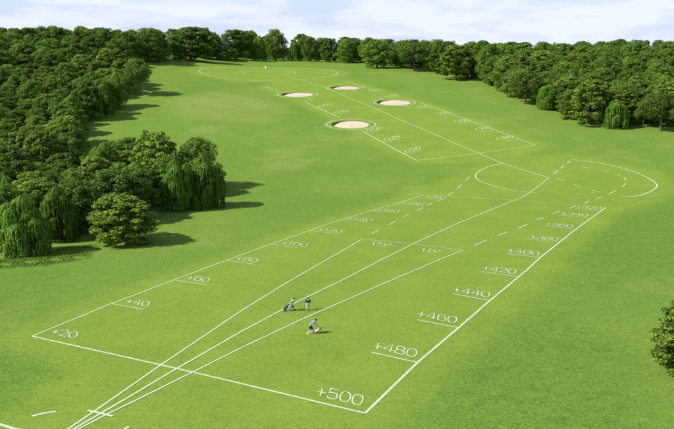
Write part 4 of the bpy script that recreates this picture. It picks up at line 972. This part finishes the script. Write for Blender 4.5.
def person(px, py, rz, P, mats, label, hair, scale=1.0, cap=None):
    """P: joints in a local frame, x forward, y left, z up"""
    e = empty('person', W(px, py), rz); tag(e, label, 'person', 'people on the field'); e.scale = (scale * 1.28, scale * 1.28, scale)
    J = {k: Vector(v) for k, v in P.items()}
    pel, wst, chs, nek, hed = J['pelvis'], J['waist'], J['chest'], J['neck'], J['head']
    up = (hed - nek).normalized()
    nodes = [(*pel, .125), (*wst, .115), (*chs, .145), (*nek, .055), (*(nek + up * .07), .058), (*hed, .098), (*(hed + up * .09), .07)]
    edges = [(0, 1), (1, 2), (2, 3), (3, 4), (4, 5), (5, 6)]
    def chain(start, pts):
        prev = start
        for p in pts: nodes.append((*p[0], p[1])); edges.append((prev, len(nodes) - 1)); prev = len(nodes) - 1
    for s in 'lr':
        chain(2, [(J['shoulder_' + s], .062), (J['elbow_' + s], .045), (J['wrist_' + s], .030), (J['wrist_' + s].lerp(J['hand_' + s], .55), .038), (J['hand_' + s], .034)])
        chain(0, [(J['hip_' + s], .088), (J['knee_' + s], .062), (J['ankle_' + s], .042), (J['toe_' + s], .034)])
    def extra(bm):
        f = Vector((1, 0, 0)); f = (f - up * f.dot(up)).normalized(); r = up.cross(f)
        add_ball(bm, hed + f * .105 + up * -.01, .018, 1, .8, 1.5, 8)                     # nose
        for q in (-1, 1): add_ball(bm, hed + r * q * .098 + up * -.005, .026, .7, .4, 1.2, 8)   # ears
        add_ball(bm, hed + f * .09 - up * .055, .02, .5, 1.3, .35, 8)                     # lips
        for s in 'lr':
            h, wv = J['hand_' + s], J['wrist_' + s]; d = (h - wv).normalized()
            side = d.cross(Vector((0, 0, 1)) if abs(d.z) < .9 else Vector((1, 0, 0))).normalized(); pal = d.cross(side)
            for k, ln in enumerate((.070, .080, .076, .060)):
                b = h + side * (.027 - .018 * k); m = b + d * ln * .55 + pal * .012; t = m + d * ln * .35 + pal * .035
                add_tube(bm, [b - d * .02, b + d * .01, m, t], [.010, .010, .009, .006], 6)
            b = wv.lerp(h, .45) + side * .032
            add_tube(bm, [b - side * .01, b + side * .03 + d * .025 + pal * .01, b + side * .035 + d * .06 + pal * .025], [.012, .010, .007], 6)
    skin_mesh('body', nodes, edges, M_SKIN, e, 2, extra)
    f = Vector((1, 0, 0)); f = (f - up * f.dot(up)).normalized(); r = up.cross(f)
    bm = bmesh.new()
    for q in (-1, 1): add_ball(bm, hed + f * .092 + r * q * .036 + up * .02, .012, .6, 1, .7, 8)
    bm_obj('eyes', bm, M_EYE, e)
    bm = bmesh.new(); add_ball(bm, hed + up * .045 - f * .022, .118, 1, .96, .84, 16); bm_obj('hair' if not cap else 'cap', bm, cap or hair, e)
    if cap:
        bm = bmesh.new(); add_ball(bm, hed + f * .13 + up * .055, .075, 1, 1, .16, 12); bm_obj('peak', bm, cap, e)
    # shirt and trousers follow the body a little outside it
    nd = [(*chs, .165), (*wst, .138), (*(pel + (wst - pel) * .15), .14), (*chs.lerp(nek, .75), .075)]; ed = [(0, 1), (1, 2), (0, 3)]
    for s in 'lr':
        a, b = J['shoulder_' + s], J['elbow_' + s]; w2 = J['wrist_' + s] if mats.get('long') else None
        nd.append((*a, .078)); ed.append((0, len(nd) - 1)); nd.append((*a.lerp(b, .85), .064)); ed.append((len(nd) - 2, len(nd) - 1))
        if w2: nd.append((*b.lerp(w2, .9), .048)); ed.append((len(nd) - 2, len(nd) - 1))
    skin_mesh('shirt', nd, ed, mats['shirt'], e)
    nd = [(*pel, .148), (*pel.lerp(wst, .55), .128)]; ed = [(0, 1)]; end = mats.get('hem', .93)
    for s in 'lr':
        pts = [(J['hip_' + s], .105), (J['knee_' + s], .08)]
        if end > .5: pts.append((J['knee_' + s].lerp(J['ankle_' + s], (end - .5) * 2), .066))
        prev = 0
        for p, q in pts: nd.append((*p, q)); ed.append((prev, len(nd) - 1)); prev = len(nd) - 1
    skin_mesh('trousers' if end > .6 else 'shorts', nd, ed, mats['trousers'], e)
    for s in 'lr':
        a, t = J['ankle_' + s], J['toe_' + s]; d = (t - a); d.z = 0; d.normalize()
        bm = bmesh.new(); c = Vector((a.x, a.y, .05)) + d * .06
        mt = Matrix.Translation(c) @ Matrix.Rotation(math.atan2(d.y, d.x), 4, 'Z') @ Matrix.Diagonal((.15, .055, .055, 1))
        bmesh.ops.create_uvsphere(bm, u_segments=12, v_segments=8, radius=1, matrix=mt)
        bm_obj('shoe', bm, mats['shoe'], e)
    return e
def stand(lean=0.0, **kw):
    P = dict(pelvis=(0, 0, .93), waist=(.02 + lean * .15, 0, 1.10), chest=(.03 + lean * .4, 0, 1.30 - lean * .06), neck=(.04 + lean * .62, 0, 1.47 - lean * .12), head=(.07 + lean * .8, 0, 1.62 - lean * .18))
    c = Vector(P['chest'])
    for s, y in (('l', 1), ('r', -1)):
        P['shoulder_' + s] = (c.x, y * .19, c.z + .09); P['elbow_' + s] = (c.x - .03, y * .25, c.z - .18); P['wrist_' + s] = (c.x + .10, y * .24, c.z - .42); P['hand_' + s] = (c.x + .14, y * .24, c.z - .50)
        P['hip_' + s] = (0, y * .10, .86); P['knee_' + s] = (.03, y * .11, .48); P['ankle_' + s] = (-.02, y * .12, .09); P['toe_' + s] = (.13, y * .14, .04)
    P.update(kw); return P
C_BLUE = plain('pale_blue_cotton', (.17, .24, .42), .85); C_GREY = plain('grey_blue_twill', (.15, .18, .28), .85)
C_NAVY = plain('navy_cotton', (.018, .022, .05), .8); C_WHITE = plain('white_cotton', (.46, .47, .53), .85); C_BLACK = plain('black_leather', (.015, .015, .017), .4)
C_SHOE = plain('white_shoe_leather', (.6, .6, .58), .5)
person(291.6, 310.6, rad(8), stand(.25, knee_l=(.16, .11, .50), ankle_l=(.26, .12, .10), toe_l=(.41, .13, .07), knee_r=(-.02, -.11, .48), ankle_r=(-.26, -.12, .13), toe_r=(-.14, -.13, .04),
       elbow_r=(-.14, -.27, 1.14), wrist_r=(-.36, -.27, 1.0), hand_r=(-.43, -.27, .97)),
       dict(shirt=C_BLUE, trousers=C_GREY, shoe=C_BLACK, long=False), 'person in pale blue shirt and grey trousers pulling a dark golf bag', M_HAIR, 1.0)
person(308.2, 310.4, rad(105), stand(.05, elbow_l=(.02, .29, 1.12), wrist_l=(.17, .20, 1.0), hand_l=(.24, .16, .98), elbow_r=(.02, -.29, 1.12), wrist_r=(.17, -.20, 1.0), hand_r=(.24, -.16, .98)),
       dict(shirt=C_NAVY, trousers=C_WHITE, shoe=C_BLACK, long=True), 'standing person in navy top and white trousers seen from behind', M_HAIR, 1.0, C_NAVY)
person(311.2, 333.3, rad(-12), stand(.42, pelvis=(-.10, 0, .88), waist=(-.03, 0, 1.04), hip_l=(-.10, .10, .80), hip_r=(-.10, -.10, .80), knee_l=(.12, .12, .47), ankle_l=(-.06, .13, .09), toe_l=(.10, .14, .04),
       knee_r=(.02, -.12, .45), ankle_r=(-.30, -.13, .10), toe_r=(-.15, -.14, .04), elbow_l=(.30, .25, 1.08), wrist_l=(.48, .16, .90), hand_l=(.54, .13, .84), elbow_r=(.28, -.25, 1.08), wrist_r=(.46, -.14, .90), hand_r=(.52, -.10, .84)),
       dict(shirt=C_BLUE, trousers=C_NAVY, shoe=C_SHOE, long=False, hem=.52), 'person in pale blue shirt and dark shorts bending over a pale golf bag', M_HAIR, 1.08)
def golf_bag(px, py, rz, tilt, body, trim, label, wheels, stand_legs):
    e = empty('golf_bag', W(px, py), rz); tag(e, label, 'golf bag', 'golf bags on the field')
    ax = Vector((math.sin(tilt), 0, math.cos(tilt))); o = Vector((0, 0, .14 if not wheels else .22))
    def tube(n, pts, r, m, seg=16):
        bm = bmesh.new(); add_tube(bm, pts, r, seg); return bm_obj(n, bm, m, e)
    tube('bag_body', [o, o + ax * .05, o + ax * .45, o + ax * .82], [.12, .145, .135, .15], body)
    tube('rim', [o + ax * .821, o + ax * .90], [.158, .158], trim)
    tube('base', [o - ax * .04, o - ax * .001], [.15, .15], trim)
    pk = ax.orthogonal().normalized()
    bm = bmesh.new(); add_ball(bm, o + ax * .38 + Vector((0, .15, 0)), .12, .9, .55, 1.6, 14); bm_obj('pocket', bm, trim, e)
    tube('strap', [o + ax * .75 + Vector((0, -.14, 0)), o + ax * .55 + Vector((0, -.24, .02)), o + ax * .3 + Vector((0, -.14, 0))], [.022, .026, .022], M_STRAP, 6)
    for k in range(6):
        b = o + ax * .80 + Vector((.06 * math.cos(k * 1.05), .09 * math.sin(k * 1.05), 0)); t = b + ax * (.26 + .05 * (k % 3))
        c = tube('club', [b, t], [.008, .008], M_STEEL, 6)
        bm = bmesh.new(); add_ball(bm, t + Vector((.03, .02, 0)), .05, 1.2, .8, .7, 10); h = bm_obj('club_head', bm, C_BLACK if k % 2 else M_STEEL, c)
    if wheels:
        tube('trolley_frame', [o + ax * .05 + Vector((0, .17, 0)), o + ax * .9 + Vector((0, .17, .02)), Vector(wheels)], [.014, .014, .014], M_STEEL, 8)
        tube('axle', [(0, -.30, .15), (0, .30, .15)], [.012, .012], M_STEEL, 8)
        for s in (-1, 1):
            bm = bmesh.new(); n = 24
            add_tube(bm, [(.0, s * .28, .15), (0, s * .33, .15)], [.15, .15], n); wl = bm_obj('wheel', bm, C_BLACK, e)
            bm = bmesh.new(); add_tube(bm, [(0, s * .275, .15), (0, s * .335, .15)], [.06, .06], 14); bm_obj('hub', bm, M_STEEL, wl)
    if stand_legs:
        for s in (-1, 1): tube('stand_leg', [o + ax * .66, Vector((o.x + ax.x * .66 + .10, s * .30, .01))], [.012, .012], M_STEEL, 8)
M_STEEL = plain('steel', (.45, .45, .46), .3, .1, metal=.9); M_STRAP = plain('strap_webbing', (.03, .03, .03), .9)
M_RED = plain('red_nylon', (.45, .05, .06), .6); M_BAGW = plain('white_nylon', (.66, .60, .60), .6)
x1 = 291.6
golf_bag(284.6, 311.0, rad(8), rad(38), C_NAVY, C_BLACK, 'dark golf bag on a two wheeled trolley behind the walking person', (.52, -.02, .96), False)
golf_bag(314.6, 333.2, rad(-6), rad(56), M_BAGW, M_RED, 'white golf bag with red trim tilted on the grass beside the bending person', None, True)
# ---------------------------------------------------------------- light, sky, camera
CL0, CL1 = .485, .60
SKY_PALE = (3.35, 4.05, 5.6); SKY_CLOUD = (5.0, 5.2, 5.85)
SUN_EL, SUN_AZ_DIR = rad(42), (-math.cos(rad(17)), -math.sin(rad(17)))     # horizontal direction towards the sun
sd = Vector((SUN_AZ_DIR[0] * math.cos(SUN_EL), SUN_AZ_DIR[1] * math.cos(SUN_EL), math.sin(SUN_EL)))
L = bpy.data.lights.new('sun', 'SUN'); L.energy = 4.6; L.angle = rad(.5); L.color = (1, .95, .86)
lo = bpy.data.objects.new('sun', L); link(lo); lo.rotation_euler = sd.to_track_quat('Z', 'Y').to_euler(); lo.location = (-200, -60, 200)
w = bpy.data.worlds.new('World'); scene.world = w; w.use_nodes = True
nt = w.node_tree; nt.nodes.clear()
sky = nt.nodes.new('ShaderNodeTexSky'); sky.sky_type = 'NISHITA'; sky.sun_disc = False
sky.sun_elevation = SUN_EL; sky.sun_rotation = math.atan2(SUN_AZ_DIR[0], SUN_AZ_DIR[1])
sky.air_density = 1.0; sky.dust_density = .6; sky.ozone_density = 1.5
bg = nt.nodes.new('ShaderNodeBackground'); bg.inputs[1].default_value = .115
out = nt.nodes.new('ShaderNodeOutputWorld')
tc = nt.nodes.new('ShaderNodeTexCoord')
mp = nt.nodes.new('ShaderNodeMapping'); mp.inputs['Scale'].default_value = (3.2, 3.2, 17); mp.inputs['Location'].default_value = (1.7, .4, .3)
nt.links.new(tc.outputs['Generated'], mp.inputs[0])
f = noise(nt, mp.outputs[0], 2.2, 7, .6)
mp2 = nt.nodes.new('ShaderNodeMapping'); mp2.inputs['Scale'].default_value = (1.6, 1.6, 9); nt.links.new(tc.outputs['Generated'], mp2.inputs[0])
f2 = noise(nt, mp2.outputs[0], 3.0, 4, .5)
fac = remap(nt, mth(nt, 'ADD', mth(nt, 'MULTIPLY', f, .65), mth(nt, 'MULTIPLY', f2, .45)), CL0, CL1, 0, .9)
sx = nt.nodes.new('ShaderNodeSeparateXYZ'); nt.links.new(tc.outputs['Generated'], sx.inputs[0])
low = remap(nt, sx.outputs[2], .06, .45, 1, 0)          # summer paleness towards the horizon
base = mixc(nt, mth(nt, 'ADD', mth(nt, 'MULTIPLY', low, .70), .08), sky.outputs[0], SKY_PALE)
fac = mth(nt, 'MULTIPLY', fac, mth(nt, 'ADD', mth(nt, 'MULTIPLY', low, .75), .25))
nt.links.new(mixc(nt, fac, base, SKY_CLOUD), bg.inputs[0]); nt.links.new(bg.outputs[0], out.inputs[0])
cam = bpy.data.cameras.new('camera'); cam.sensor_width = 36; cam.lens = FOC / 674 * 36; cam.clip_end = 20000; cam.clip_start = .5
co = bpy.data.objects.new('camera', cam); link(co); co.location = (0, 0, CAM_H); co.rotation_euler = (math.pi / 2 - PITCH, 0, 0)
scene.camera = co
scene.render.engine = 'CYCLES'
scene.cycles.max_bounces = 6; scene.cycles.diffuse_bounces = 3; scene.cycles.transmission_bounces = 4
scene.view_settings.view_transform = 'Standard'; scene.view_settings.look = 'None'; scene.view_settings.gamma = 1; scene.view_settings.use_curve_mapping = False
scene.view_settings.exposure = .66
